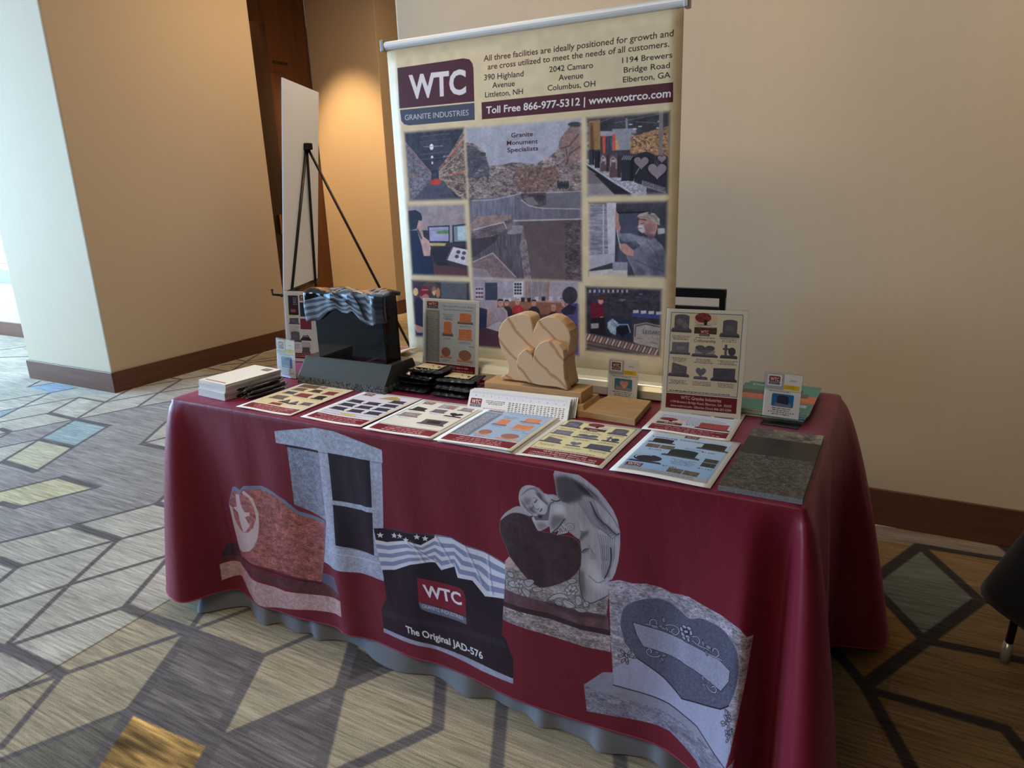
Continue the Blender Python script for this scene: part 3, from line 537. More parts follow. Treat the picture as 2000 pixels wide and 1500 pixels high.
# rough-edged stone with the large heart
ct.poly([(1187, 1135.5), (1210, 1132), (1235, 1138), (1262, 1139), (1292, 1147.5), (1310, 1156.5), (1346, 1159.5), (1379, 1173), (1415, 1185), (1460, 1206), (1479.5, 1224), (1500.5, 1230), (1490, 1299), (1472, 1365), (1455, 1428), (1445, 1456), (1415, 1437), (1370, 1398), (1310, 1371), (1235, 1347), (1199, 1335), (1197.5, 1299), (1193, 1242), (1190, 1170)], (158, 150, 162), tex=('r', .42))
ct.poly([(1143.5, 1332), (1179.5, 1309.5), (1199, 1311), (1199, 1335), (1235, 1347), (1310, 1371), (1370, 1398), (1415, 1437), (1445, 1456), (1470, 1440), (1452, 1500), (1440, 1560), (1409, 1500), (1370, 1461), (1310, 1422), (1250, 1407), (1149.5, 1383)], (136, 134, 152), tex=('r', .34))
ct.poly([(1143.5, 1332), (1179.5, 1309.5), (1199, 1311), (1199, 1335), (1235, 1347), (1310, 1371), (1370, 1398), (1420, 1440), (1350, 1405), (1290, 1385), (1200, 1357)], (150, 148, 164), .8)
ct.poly([(1200, 1302), (1241, 1284), (1300, 1318), (1334, 1352), (1433, 1352), (1438, 1375), (1457, 1413), (1444, 1454), (1415, 1436), (1370, 1397), (1310, 1370), (1235, 1346), (1200, 1334)], (166, 166, 192), tex=('f', .07))
ct.line([(1199, 1335), (1235, 1347), (1310, 1371), (1370, 1398), (1415, 1437), (1445, 1456)], .003, (44, 44, 60))
ht = [(1211, 1218), (1217, 1188), (1238, 1173), (1274, 1167), (1304, 1173), (1328, 1188), (1349, 1200), (1376, 1197), (1418, 1209), (1451, 1236), (1464.5, 1272), (1460, 1314), (1445, 1344), (1424, 1354.5), (1334, 1354.5), (1295, 1320), (1244, 1284), (1220, 1254)]
ht2 = list(curve(ht[:13], 4, False))+ht[13:]; ct.poly(ht2, (88, 90, 110), tex=('f', .26)); ct.line(ht2+[ht2[0]], .0016, (160, 160, 176), .8); ct.line(ht[12:17], .003, (28, 28, 40))
ct.poly([(1235.6, 1213.5), (1328, 1242), (1415, 1266), (1443.5, 1282.5), (1442, 1302), (1424, 1323), (1370, 1299), (1310, 1278), (1256, 1261.5), (1244, 1240)], (152, 152, 174), tex=('f', .12))
ct.line([(1235.6, 1213.5), (1328, 1242), (1415, 1266), (1443.5, 1282.5), (1442, 1302), (1424, 1323), (1370, 1299), (1310, 1278), (1256, 1261.5), (1244, 1240), (1235.6, 1213.5)], .0016, (36, 36, 50))
def curl(cx, cy, r, t0, s=1, col=(190, 190, 206)):
    pts = [(cx+r*(1-.13*k)*math.cos(t0+s*k*.62), cy+r*(1-.13*k)*.8*math.sin(t0+s*k*.62)) for k in range(7)]
    ct.line(pts, .0032, (30, 30, 42)); ct.line(pts, .0018, col)
def leaf(cx, cy, r, a):
    ct.ell(cx, cy, r, r*.45, (30, 30, 42), rot=a); ct.ell(cx, cy, r*.8, r*.3, (160, 160, 178), rot=a); ct.line([(cx-r*.8*math.cos(a), cy-r*.8*math.sin(a)), (cx+r*.8*math.cos(a), cy+r*.8*math.sin(a))], .001, (40, 40, 54))
def C_(p): return [(1180+x/4.23, 1130+y/4.23) for x, y in p]
def stem(pts, w_=.0042):
    q = curve(C_(pts), 5, False); ct.line(q, w_, (28, 28, 40)); ct.line(q, w_*.52, (176, 176, 194))
for pts in ([(430, 375), (425, 345), (400, 332), (378, 345), (375, 370), (400, 395), (440, 400)], [(340, 368), (400, 385), (470, 400), (560, 440)], [(500, 380), (560, 375), (610, 395), (618, 425), (590, 452), (560, 440), (558, 415), (578, 405)], [(740, 440), (780, 435), (808, 455), (805, 485), (775, 495), (758, 475)], [(740, 470), (800, 500), (860, 510), (900, 520)],
            [(940, 525), (940, 508), (965, 500), (990, 518), (995, 545), (975, 560), (940, 555), (880, 545)], [(900, 550), (980, 570), (1030, 582)], [(352, 585), (350, 610), (380, 635), (430, 642), (460, 630)], [(352, 585), (370, 575), (388, 590), (385, 610)], [(880, 790), (930, 830), (975, 835), (985, 810), (960, 790), (940, 800)]): stem(pts)
for x_, y_, r_, a_ in ((487, 338, 30, 1.2), (462, 388, 26, -.1), (515, 410, 26, 1.0), (842, 478, 30, 1.3), (895, 498, 36, .25), (878, 545, 26, 1.1), (432, 605, 24, .3), (490, 628, 28, -.2), (478, 662, 24, .9), (850, 748, 28, 1.0), (858, 798, 26, -.1), (905, 770, 24, -.3)):
    leaf(1180+x_/4.23, 1130+y_/4.23, r_/4.23, a_)
for x_, y_, r_, a_ in ((640, 400, 26, 1.2), (668, 372, 26, .2), (712, 378, 28, .5), (728, 412, 26, 1.4), (700, 448, 28, .4), (655, 440, 30, .9), (684, 408, 24, .1), (706, 470, 22, 1.2), (664, 462, 22, .5)):
    ct.ell(1180+x_/4.23, 1130+y_/4.23, r_/4.23, r_*.6/4.23, (26, 26, 38), rot=a_); ct.ell(1180+x_/4.23, 1130+y_/4.23, r_*.78/4.23, r_*.42/4.23, (168, 168, 188), rot=a_)
ct.line(curve(C_([(660, 395), (690, 385), (712, 400), (700, 425), (675, 420)]), 4, False), .002, (30, 30, 44))
for cx, cy, rx, ry in ((190, 640, 62, 66), (1108, 1020, 46, 70), (1140, 1130, 34, 60)):
    for k in range(11):
        a_ = rg.random()*6.3; d_ = rg.random()**.6; x_ = cx+rx*d_*math.cos(a_); y_ = cy+ry*d_*math.sin(a_)*.9
        ct.ell(1180+x_/4.23, 1130+y_/4.23, 5.6, 3.0, (34, 32, 46), rot=a_); ct.ell(1180+x_/4.23, 1130+y_/4.23, 4.2, 1.9, (160, 156, 172), rot=a_)
# print on the right-hand end (in cloth coordinates)
for k in range(4): ct.line([(2.12+.012*k, .69), (2.13+.010*k, .62), (2.12+.008*k, .55), (2.14+.006*k, .49)], .003, (176, 130, 120), .7, raw=True)
ct.rect(2.50, .12, 2.66, .26, (120, 110, 106), tex=('r', .3))
m_cloth = printmat('burgundy_satin', ct, .40, .38, bump=((9, 9, 5), .22, .02))
setin(m_cloth.node_tree.nodes['Principled BSDF'], 'Sheen Weight', .35); setin(m_cloth.node_tree.nodes['Principled BSDF'], 'Sheen Tint', srgb((255, 150, 190)))
setin(m_cloth.node_tree.nodes['Principled BSDF'], 'Sheen Roughness', .4)

def catmull(C, sub):
    C = np.array(C, float); n = len(C); out = []
    for i in range(n):
        a, b, c, d = C[i-1], C[i], C[(i+1) % n], C[(i+2) % n]
        for k in range(sub):
            t = k/sub; out.append(.5*((2*b)+(c-a)*t+(2*a-5*b+4*c-d)*t*t+(3*b-a-3*c+d)*t**3))
    return np.array(out)
# columns: top x, top y, hem x, hem y, hem z, print u at the top, print u at the hem
K = [(0, .60, -.09, .60, .06, -.7, -.8), (0, .35, -.10, .35, .06, -.45, -.5), (0, .12, -.11, .14, .06, -.2, -.28), (0, .03, -.15, .03, .06, -.1, -.22),
     (0, -.005, -.165, -.035, .06, -.05, -.19), (.004, -.024, -.11, -.088, .07, -.02, -.13), (.015, -.030, -.03, -.125, .08, 0, -.04), (.035, -.03, .035, -.118, .08, .035, .04),
     (.075, -.03, .085, -.030, .08, .075, .09), (.125, -.03, .135, .010, .08, .125, .14), (.2, -.03, .208, -.006, .08, .2, .208), (.27, -.03, .27, -.026, .08, .27, .27),
     (.35, -.03, .35, -.020, .08, .35, .35), (.427, -.03, .427, -.020, .08, .427, .427), (.563, -.03, .563, -.003, .08, .563, .563), (.634, -.03, .634, -.018, .08, .634, .634),
     (.72, -.03, .72, -.002, .08, .72, .72), (.866, -.03, .866, -.014, .08, .866, .866), (.95, -.03, .95, -.006, .08, .95, .95), (1.044, -.03, 1.044, -.010, .08, 1.044, 1.044),
     (1.198, -.03, 1.198, -.031, .08, 1.198, 1.198), (1.342, -.03, 1.342, -.030, .08, 1.342, 1.342), (1.459, -.03, 1.459, -.022, .08, 1.459, 1.459), (1.56, -.03, 1.57, -.016, .08, 1.56, 1.57),
     (1.64, -.03, 1.65, -.044, .08, 1.64, 1.65), (1.71, -.03, 1.712, -.080, .075, 1.71, 1.72), (1.76, -.03, 1.762, -.102, .07, 1.76, 1.79), (1.80, -.03, 1.785, -.018, .065, 1.8, 1.88), (1.825, -.03, 1.822, .000, .055, 1.825, 1.92),
     (1.838, -.03, 1.842, -.075, .05, 1.845, 2.0), (1.846, -.029, 1.880, -.165, .04, 1.855, 2.1), (1.850, -.024, 1.938, -.160, .04, 1.865, 2.17), (1.852, -.01, 1.965, -.03, .05, 1.88, 2.3),
     (1.852, .06, 1.925, .08, .06, 1.95, 2.42), (1.852, .18, 1.880, .20, .07, 2.05, 2.5), (1.852, .33, 1.905, .33, .07, 2.2, 2.6), (1.852, .47, 1.875, .47, .07, 2.3, 2.7), (1.852, .60, 1.900, .575, .06, 2.45, 2.8),
     (1.852, .70, 1.955, .595, .06, 2.55, 2.85), (1.852, .755, 2.02, .635, .055, 2.6, 2.9), (1.848, .772, 2.035, .73, .055, 2.65, 2.95), (1.82, .775, 1.95, .85, .06, 2.7, 2.95), (1.7, .775, 1.72, .82, .07, 2.8, 2.96),
     (1.3, .775, 1.3, .80, .08, 2.85, 2.97), (.9, .775, .9, .80, .08, 2.85, 2.97), (.5, .775, .5, .80, .08, 2.85, 2.97), (.15, .775, .12, .81, .07, 2.85, 2.97), (.03, .775, -.06, .87, .06, 2.85, 2.97), (0, .76, -.13, .83, .06, 2.85, 2.97), (0, .70, -.11, .72, .06, 2.85, 2.97)]
LP = catmull(K, 7); NL = len(LP); NT = 44
V, F, U_ = [], [], []
cxy = np.array([.925, .37])
def ring(fn, uvn):
    for i in range(NL): V.append(fn(LP[i])); U_.append(uvn(LP[i]))
vv = lambda z: min(max((z-0)/.76, 0), 1)
uu = lambda u: (u+.25)/3.25
TOPV = .758/.76
ring(lambda q: tuple(cxy+(q[:2]-cxy)*.5)+(TT,), lambda q: (.999, TOPV)); ring(lambda q: tuple(cxy+(q[:2]-cxy)*.975)+(TT,), lambda q: (.999, TOPV))
ring(lambda q: tuple(cxy+(q[:2]-cxy)*.992)+(TT-.001,), lambda q: (.999, TOPV)); ring(lambda q: tuple(cxy+(q[:2]-cxy)*.998)+(TT-.005,), lambda q: (.999, TOPV))
def skirt_pt(q, t):
    g = t**.68
    x = q[0]+(q[2]-q[0])*g; y = q[1]+(q[3]-q[1])*g
    z = (TT-.013)+(q[4]-(TT-.013))*t
    if q[1] < -.0295 and .15 < q[0] < 1.62:                        # shallow creases of the hanging front
        e = math.sin(math.pi*min(t*1.2, 1)); x0 = q[0]
        y += e*(.0022*math.sin(x0*23+t*2)+.0018*math.sin(x0*41-t*3)+.0035*math.exp(-((x0-.735-.02*t)/.006)**2)-.004*math.exp(-((x0-.76-.02*t)/.012)**2))
    return (x, y, z)
for j in range(NT+1):
    t = j/NT; ring(lambda q: skirt_pt(q, t), lambda q: (uu(q[5]+(q[6]-q[5])*t), vv(skirt_pt(q, t)[2])))
nr = len(V)//NL
for r_ in range(nr-1):
    for i in range(NL):
        a = r_*NL+i; b = r_*NL+(i+1) % NL; F.append((a, a+NL, b+NL, b))
V.append((cxy[0], cxy[1], TT)); U_.append((.999, TOPV)); c0 = len(V)-1
F += [(c0, i, (i+1) % NL) for i in range(NL)]
cloth = thing('printed_tablecloth', (0, 0, 0), 'burgundy satin tablecloth printed with granite monuments, draped over the display table', 'tablecloth')
mesh('cloth', V, F, m_cloth, cloth, smooth=True, uv=U_)
hp = [skirt_pt(q, 1.0) for q in LP]; hp.append(hp[0])
tube('hem', hp, .0022, mat('hem_thread', (140, 40, 58), .6), cloth, n=6)

# grey under-cloth with a gathered hem, over the folding table
m_grey = mat('grey_cloth', (128, 129, 134), .8, bump=((60, 60, 60), .2, .001))
G = [(386, 1195), (401, 1196), (452, 1186), (491, 1181), (497, 1201), (515, 1220), (548, 1216), (578, 1234), (608, 1237), (620, 1249), (665, 1249), (710, 1261), (734, 1291), (782, 1312), (844, 1318), (874, 1333), (910, 1360), (961, 1364), (994, 1381), (1030, 1396), (1054, 1420), (1090, 1423), (1145, 1445), (1169, 1468), (1220, 1473), (1268, 1482), (1295, 1500)]
gp = [tuple(P(x, y, .006)[:2]) for x, y in G]
gp = [(x, min(y, .03)) for x, y in gp]
gp += [(1.64, .014), (1.70, .01), (1.75, .035), (1.80, .05), (1.835, .07), (1.85, .11), (1.86, .16), (1.85, .24), (1.875, .34), (1.85, .42), (1.88, .52), (1.86, .60), (1.90, .66), (1.94, .70), (1.90, .77), (1.82, .775),
       (1.6, .76), (1.4, .785), (1.2, .76), (1.0, .785), (.8, .76), (.6, .785), (.4, .76), (.2, .785), (.05, .775), (-.02, .76), (-.03, .62), (-.01, .5), (-.035, .4), (-.01, .28), (-.03, .16), (-.01, .06), (-.025, -.01), (-.01, -.05)]
gl = catmull([(x, y) for x, y in gp], 5)
def gtop(x, y): return (min(max(x, .014), 1.834), min(max(y, .006), .757))
V, F = [], []; n = len(gl); NJ = 10
for j in range(NJ+1):
    t = (j/NJ); k = t**5
    for x, y in gl:
        a, b = gtop(x, y); a = .925+(x-.925)*.985 if False else a
        V.append((a+(x-a)*k, b+(y-b)*k, (TT-.006)*(1-t)+.005*t))
V.append((.925, .37, TT-.006))
for j in range(NJ): F += [(j*n+i, (j+1)*n+i, (j+1)*n+(i+1) % n, j*n+(i+1) % n) for i in range(n)]
F += [(len(V)-1, i, (i+1) % n) for i in range(n)]
o = mesh('under_tablecloth', V, F, m_grey, smooth=True)
tag(o, 'plain grey under-cloth whose wavy hem shows below the burgundy one', 'tablecloth')
# ================================================================== BANNER STAND
mb = plane_map((0, .60, 0), (0, 1, 0), 0, 2)
CRM = (222, 203, 166)
bn = Cv(.43, 1.43, .76, 1.79, 1300, CRM, 21, m=mb)
bn.poly([(763, 100), (1336, 20), (1312, 740), (800, 700)], CRM, tex=('b', .03))
MAR = (84, 44, 52)
bn.poly([(776, 133), (880, 118), (905, 114), (917, 116), (923, 124), (925, 134), (927, 198), (780, 212)], MAR)
bn.poly([(781, 215), (927, 201), (928, 234), (800, 245), (790, 243), (784, 236)], (76, 80, 96))
bn.text('WTC', (800, 192), (911, 182), (798, 148), (226, 218, 222), .035)
bn.text('GRANITE INDUSTRIES', (791, 235), (916, 225), (790.5, 224.5), (208, 206, 210))
BR_ = (74, 42, 34); BK = (44, 38, 36)
for t_, a_, b_, c_, k_, bo in (('All three facilities are ideally positioned for growth and', (945, 120), (1315, 70.5), (945, 108.5), BR_, .008), ('are cross utilized to meet the needs of all customers.', (953, 136), (1306.7, 91), (953, 125), BR_, .008),
    ('390 Highland', (946, 157), (1022.7, 149), (946, 146), BK, .006), ('Avenue', (962, 172), (1005.7, 168), (962, 161), BK, .006), ('Littleton, NH', (948, 190.6), (1021.5, 183.5), (948, 180), BK, .006),
    ('2042 Camaro', (1073, 141), (1158, 132.4), (1073, 130), BK, .006), ('Avenue', (1091, 157.5), (1139, 152.5), (1091, 146), BK, .006), ('Columbus, OH', (1069.5, 177.3), (1162.5, 168.3), (1069.5, 166.5), BK, .006),
    ('1194 Brewers', (1215, 123.4), (1312.6, 112.2), (1215, 112.4), BK, .006), ('Bridge Road', (1218, 142), (1308, 132.4), (1218, 131), BK, .006), ('Elberton, GA', (1216.5, 161.2), (1308.9, 151.3), (1216.5, 150), BK, .006)):
    bn.text(t_, a_, b_, c_, k_, bo)
bn.poly([(941, 200), (1314.5, 160.6), (1314, 199.3), (942, 233.4)], MAR)
bn.text('Toll Free 866-977-5312 | www.wotrco.com', (950, 222.3), (1309.5, 189), (950, 208.6), (232, 228, 226), .022)
rg = random.Random(5)
def dot(x, y, w_, h_, c, a=1): bn.poly([(x, y), (x+w_, y-.05*w_), (x+w_, y+h_-.05*w_), (x, y+h_)], c, a)
# A warehouse aisle
bn.soft_begin(); q = [(792, 262), (906, 250), (912, 386), (800, 392)]
bn.poly([(780, 250), (920, 235), (920, 400), (780, 400)], (58, 58, 68), tex=('m', .2))
bn.poly([(780, 262), (845, 340), (845, 360), (800, 395), (780, 395)], (106, 104, 110), tex=('g', .5)); bn.poly([(915, 240), (858, 335), (858, 352), (915, 398)], (126, 110, 98), tex=('g', .6))
for k in range(6):
    bn.line([(788, 275+k*22), (843, 336+k*5)], .002, (160, 130, 120), .6); bn.line([(912, 262+k*24), (858, 330+k*5)], .003, (196, 178, 152), .7)
bn.line([(905, 275), (862, 325)], .004, (196, 96, 70)); bn.line([(912, 336), (880, 340)], .004, (200, 100, 74)); bn.line([(796, 290), (840, 334)], .003, (170, 100, 84), .8); bn.line([(800, 340), (822, 342)], .003, (180, 100, 84))
for k in range(60): dot(866+rg.random()*44, 300+rg.random()*84, 5, 3, (190, 166, 136) if k % 2 else (70, 60, 58), .8)
for k in range(40): dot(796+rg.random()*34, 310+rg.random()*70, 4, 3, (140, 140, 150), .6)
bn.poly([(838, 356), (866, 352), (895, 390), (805, 394)], (78, 80, 94), tex=('s', .12))
bn.ell(843.5, 287, 4, 6, (230, 236, 246)); bn.line([(828, 287), (866, 285)], .002, (150, 156, 170)); bn.ell(844.5, 307, 2.5, 3, (220, 226, 240)); bn.ell(845, 318, 2, 3, (200, 210, 230))
for yy in (265, 275, 300, 310): bn.line([(820, yy+2), (880, yy-4)], .0014, (100, 102, 112))
bn.poly([(842, 352), (856, 348), (863, 352), (861, 359), (848, 362), (840, 359)], (196, 64, 44)); bn.line([(844, 352), (844, 334), (854, 333), (856, 350)], .002, (40, 40, 44)); bn.ell(850, 341, 3, 4, (60, 70, 90))
bn.soft_end(q, .015)
# B quarry
bn.soft_begin(); q = [(919, 250), (1134, 236), (1132, 540), (924, 542)]
bn.poly([(905, 235), (1145, 220), (1145, 560), (905, 560)], (160, 162, 178), grad=((176, 178, 190), 'v'))
bn.poly([(905, 278), (925, 280), (945, 293), (950, 305), (957, 324), (985, 321), (1000, 317), (1018, 318), (1040, 320), (1047, 322), (1060, 312), (1075, 305), (1090, 292), (1094, 270), (1110, 250), (1122, 242), (1145, 238), (1145, 400), (905, 400)], (136, 122, 118), tex=('r', .6))
bn.poly([(1092, 292), (1095, 270), (1110, 252), (1122, 246), (1138, 244), (1140, 310), (1108, 322), (1102, 300)], (152, 124, 116), tex=('g', .22))
for l in ([(1095, 290), (1112, 285), (1130, 262)], [(1108, 320), (1112, 300), (1134, 286)], [(1106, 290), (1108, 318)]): bn.line(l, .003, (84, 70, 70))
bn.poly([(905, 282), (926, 286), (946, 300), (957, 328), (955, 352), (905, 345)], (86, 86, 92), tex=('r', .4)); bn.ell(1123, 243, 14, 5, (70, 70, 68)); bn.ell(944, 301, 6, 4, (66, 68, 66))
bn.poly([(1008, 330), (1085, 326), (1095, 345), (1070, 372), (1020, 378), (1000, 350)], (124, 98, 88), tex=('g', .4))
for k in range(150): x_, y_ = rg.uniform(922, 1132), rg.uniform(330, 382); bn.ell(x_, y_, rg.uniform(1, 4), rg.uniform(.8, 2), (166, 150, 146) if k % 3 else (76, 66, 66), .7)
for k in range(7): bn.ell(1090+k*3.2, 361+(k % 2)*2, 1.6, 8, (46, 46, 54))
bn.poly([(905, 392), (1020, 378), (1140, 374), (1140, 560), (905, 560)], (112, 108, 118), tex=('v', .12))
bn.poly([(922, 394), (1005, 380), (1006, 420), (922, 424)], (118, 118, 132), tex=('v', .22)); bn.line([(922, 392), (965, 390), (1018, 378), (1136, 374)], .003, (176, 172, 176))
bn.poly([(1018, 378), (1066, 376), (1068, 400), (1050, 405), (1030, 398), (1018, 386)], (84, 76, 78), tex=('g', .5)); bn.line([(1018, 390), (1034, 402), (1060, 407), (1136, 408)], .003, (180, 176, 178))
bn.poly([(1068, 378), (1136, 374), (1136, 408), (1072, 402)], (116, 112, 120)); bn.ell(1056, 386, 9, 6, (60, 54, 56)); bn.poly([(1022, 388), (1040, 384), (1054, 400), (1036, 402)], (138, 132, 134), .7)
bn.poly([(1006, 432), (1140, 428), (1140, 560), (1006, 560)], (112, 96, 94), tex=('m', .12)); bn.line([(1004, 431), (1138, 428)], .004, (186, 182, 184)); bn.poly([(1024, 432), (1104, 430), (1106, 560), (1030, 560)], (108, 90, 88), grad=((96, 82, 80), 'v'))
bn.poly([(1104, 430), (1136, 429), (1136, 560), (1104, 560)], (92, 80, 80), tex=('r', .6))
bn.poly([(920, 452), (1024, 438), (1032, 560), (920, 560)], (92, 84, 90), tex=('v', .35)); bn.poly([(1000, 440), (1022, 440), (1024, 455), (1000, 458), (990, 456)], (150, 146, 150))
bn.poly([(1022, 440), (1030, 480), (1040, 560), (1026, 560), (1016, 480)], (130, 118, 120), tex=('g', .4)); bn.poly([(920, 466), (975, 458), (970, 470), (930, 500), (920, 505)], (66, 60, 66))
bn.poly([(918, 440), (935, 422), (965, 420), (998, 420), (1001, 428), (985, 433), (960, 440), (922, 455)], (150, 124, 120), tex=('r', .22)); bn.poly([(918, 455), (945, 444), (975, 438), (1001, 426), (1001, 448), (986, 452), (960, 462), (930, 466), (918, 462)], (108, 96, 98), tex=('r', .4)); bn.line([(926, 449), (960, 440), (985, 434), (990, 446)], .003, (196, 190, 192))
bn.poly([(924, 512), (962, 494), (970, 500), (1008, 542), (960, 550), (920, 545)], (128, 108, 106), tex=('r', .25)); bn.line([(924, 512), (963, 494), (1008, 541)], .004, (176, 166, 168)); bn.poly([(920, 522), (950, 526), (965, 545), (920, 548)], (150, 140, 144))
bn.soft_end(q, .015)
for t_, a_, b_, c_ in (('Granite', (999, 268.5), (1041, 265.5), (999, 260)), ('Monument', (990.5, 283.5), (1050.5, 279.8), (990.5, 275)), ('Specialists', (991.5, 297.5), (1051.5, 293.5), (991.5, 289))): bn.text(t_, a_, b_, c_, (66, 36, 38), .012)
# C finished stones on a conveyor
bn.soft_begin(); q = [(1146, 232), (1307, 218), (1303, 379), (1147, 379)]
bn.poly([(1130, 215), (1320, 200), (1320, 390), (1130, 390)], (62, 62, 66), tex=('m', .2))
bn.poly([(1195, 252), (1242, 250), (1242, 292), (1195, 294)], (150, 150, 158)); bn.poly([(1150, 236), (1172, 234), (1172, 292), (1150, 294)], (158, 122, 76)); bn.poly([(1152, 240), (1158, 240), (1160, 294), (1153, 294)], (110, 76, 50)); bn.poly([(1140, 240), (1150, 240), (1150, 294), (1140, 294)], (118, 124, 130), tex=('g', .6))
bn.poly([(1172, 256), (1200, 256), (1200, 266), (1172, 266)], (168, 168, 176)); bn.poly([(1176, 265), (1182, 265), (1182, 300), (1177, 300)], (222, 84, 60)); bn.poly([(1196, 262), (1201, 262), (1202, 294), (1197, 294)], (222, 84, 60)); bn.poly([(1182, 266), (1196, 265), (1196, 295), (1182, 296)], (78, 76, 88), tex=('v', .5)); bn.poly([(1202, 266), (1210, 290), (1202, 292)], (210, 168, 110))
bn.poly([(1230, 268), (1262, 258), (1305, 246), (1305, 305), (1230, 300)], (168, 128, 88), tex=('g', .5))
for k in range(110): dot(rg.uniform(1232, 1300), rg.uniform(258, 294), 3.5, 2.5, (214, 178, 130) if k % 2 else (84, 58, 44), .85)
for x_, y_ in ((1228, 242), (1246, 246), (1284, 236), (1236, 251), (1281, 249)): dot(x_, y_, 7, 2, (230, 232, 236))
bn.line([(1223, 232), (1225, 292)], .006, (140, 146, 152)); bn.line([(1291, 218), (1290, 302)], .011, (132, 124, 116))
for l in ([(1150, 246), (1190, 232)], [(1200, 240), (1250, 230), (1290, 222)], [(1240, 238), (1290, 240)]): bn.line(l, .0016, (120, 120, 126))
bn.poly([(1130, 325), (1146, 322), (1270, 385), (1130, 395)], (126, 112, 114)); bn.poly([(1130, 360), (1190, 358), (1215, 385), (1130, 395)], (150, 142, 144))
bn.poly([(1140, 312), (1160, 310), (1262, 362), (1262, 392), (1240, 392)], (176, 174, 182), tex=('g', .4)); bn.line([(1142, 322), (1240, 390)], .006, (34, 32, 38)); bn.line([(1142, 318), (1250, 388)], .004, (196, 196, 204)); bn.poly([(1160, 340), (1172, 342), (1235, 380), (1200, 380)], (40, 38, 42))
for k in range(12): dot(1158+k*8, 322+k*4.6, 6, 2, (190, 120, 90) if k < 5 else (214, 214, 222))
for x_, y_, w_, h_, c, d in ((1150, 292, 10, 30, (54, 54, 62), 0), (1161, 296, 10, 32, (38, 38, 44), 0), (1172, 301, 17, 34, (98, 78, 80), 1), (1190, 303, 22, 44, (96, 76, 78), 1), (1213, 304, 24, 50, (44, 48, 54), 0)):
    dot(x_, y_, w_, h_, c); dot(x_+w_*.7, y_, w_*.3, h_, tuple(v*.6 for v in c))
    if d: bn.line([(x_+2, y_+h_*.5), (x_+2, y_+8), (x_+w_*.3, y_+3), (x_+w_*.6, y_+9), (x_+w_*.6, y_+h_*.6)], .003, (176, 160, 160)); dot(x_+4, y_+9, w_*.35, 5, (190, 176, 176))
for k in range(5): bn.line([(1214+k*4, 312), (1219+k*4, 304)], .002, (196, 196, 204))
bn.poly([(1238, 312), (1244, 300), (1262, 296), (1278, 302), (1278, 330), (1305, 310), (1308, 378), (1290, 372), (1238, 356)], (42, 44, 50))
def heartp(cx, cy, r, n=26): return [(cx+r*math.sin(t)**3*1.02, cy-r*(.8125*math.cos(t)-.3125*math.cos(2*t)-.125*math.cos(3*t)-.0625*math.cos(4*t))) for t in np.linspace(0, 2*math.pi, n)[:-1]]
for cx, cy, r in ((1252, 317, 15), (1283, 333, 19), (1292, 310, 9)): bn.poly(heartp(cx, cy, r*1.12), (26, 22, 26)); bn.poly(heartp(cx, cy, r*.95), (146, 132, 138))
bn.poly([(1253, 352), (1300, 367), (1300, 378), (1253, 363)], (140, 134, 140)); bn.text('EGGLESTON', (1256, 361), (1303, 376), (1256, 354), (50, 44, 50)); bn.line([(1241, 340), (1248, 328)], .003, (150, 150, 156))
bn.soft_end(q, .015)
# D office with two screens
bn.soft_begin(); q = [(797, 402), (908, 404), (913, 537), (806, 536)]
bn.poly([(780, 395), (925, 395), (925, 550), (780, 550)], (162, 148, 150), tex=('b', .05)); bn.poly([(825, 478), (925, 470), (925, 550), (830, 550)], (64, 56, 62))
bn.poly([(836, 442), (879, 440), (879, 474), (838, 474)], (36, 40, 54)); bn.poly([(838.5, 444), (877, 442.5), (877, 471), (840, 471)], (176, 170, 204)); bn.poly([(853, 451), (877, 449), (877, 456), (854, 457)], (92, 150, 84)); bn.line([(839, 450), (876, 447)], .002, (140, 140, 180))
bn.poly([(884, 440), (925, 435), (925, 474), (885, 475)], (40, 52, 62)); bn.poly([(887, 442), (925, 438), (925, 471), (888, 472)], (128, 150, 156)); bn.poly([(894, 443), (925, 440), (925, 468), (895, 469)], (186, 208, 214)); bn.poly([(838, 476), (872, 475), (870, 480), (838, 480)], (206, 186, 110))
bn.poly([(838, 485), (925, 478), (925, 505), (850, 512)], (46, 42, 50)); bn.poly([(846, 514), (925, 528), (925, 550), (846, 545)], (92, 60, 58)); bn.ell(864, 515, 12, 4, (40, 40, 46))
bn.poly([(886, 482), (925, 490), (925, 522), (874, 508)], (214, 208, 214)); [bn.ell(x_, y_, 4, 3.5, (84, 74, 82)) for x_, y_ in ((896, 492), (907, 494), (893, 501), (905, 504))]; bn.line([(884, 482), (872, 508)], .002, (140, 130, 140))
bn.poly([(797, 412), (812, 410), (822, 416), (825, 425), (822, 440), (818, 446), (800, 450), (795, 440)], (40, 46, 62)); bn.poly([(818, 430), (826, 432), (826, 448), (820, 452), (814, 446)], (200, 158, 148)); bn.poly([(822, 452), (836, 458), (842, 485), (840, 502), (826, 500), (822, 480)], (206, 164, 154)); bn.line([(816, 448), (824, 466)], .005, (60, 60, 76)); bn.poly([(826, 450), (836, 450), (838, 470), (828, 462)], (50, 48, 58))
bn.poly([(790, 450), (815, 450), (824, 480), (828, 500), (844, 500), (850, 548), (790, 548)], (34, 44, 72)); bn.soft_end(q, .015)
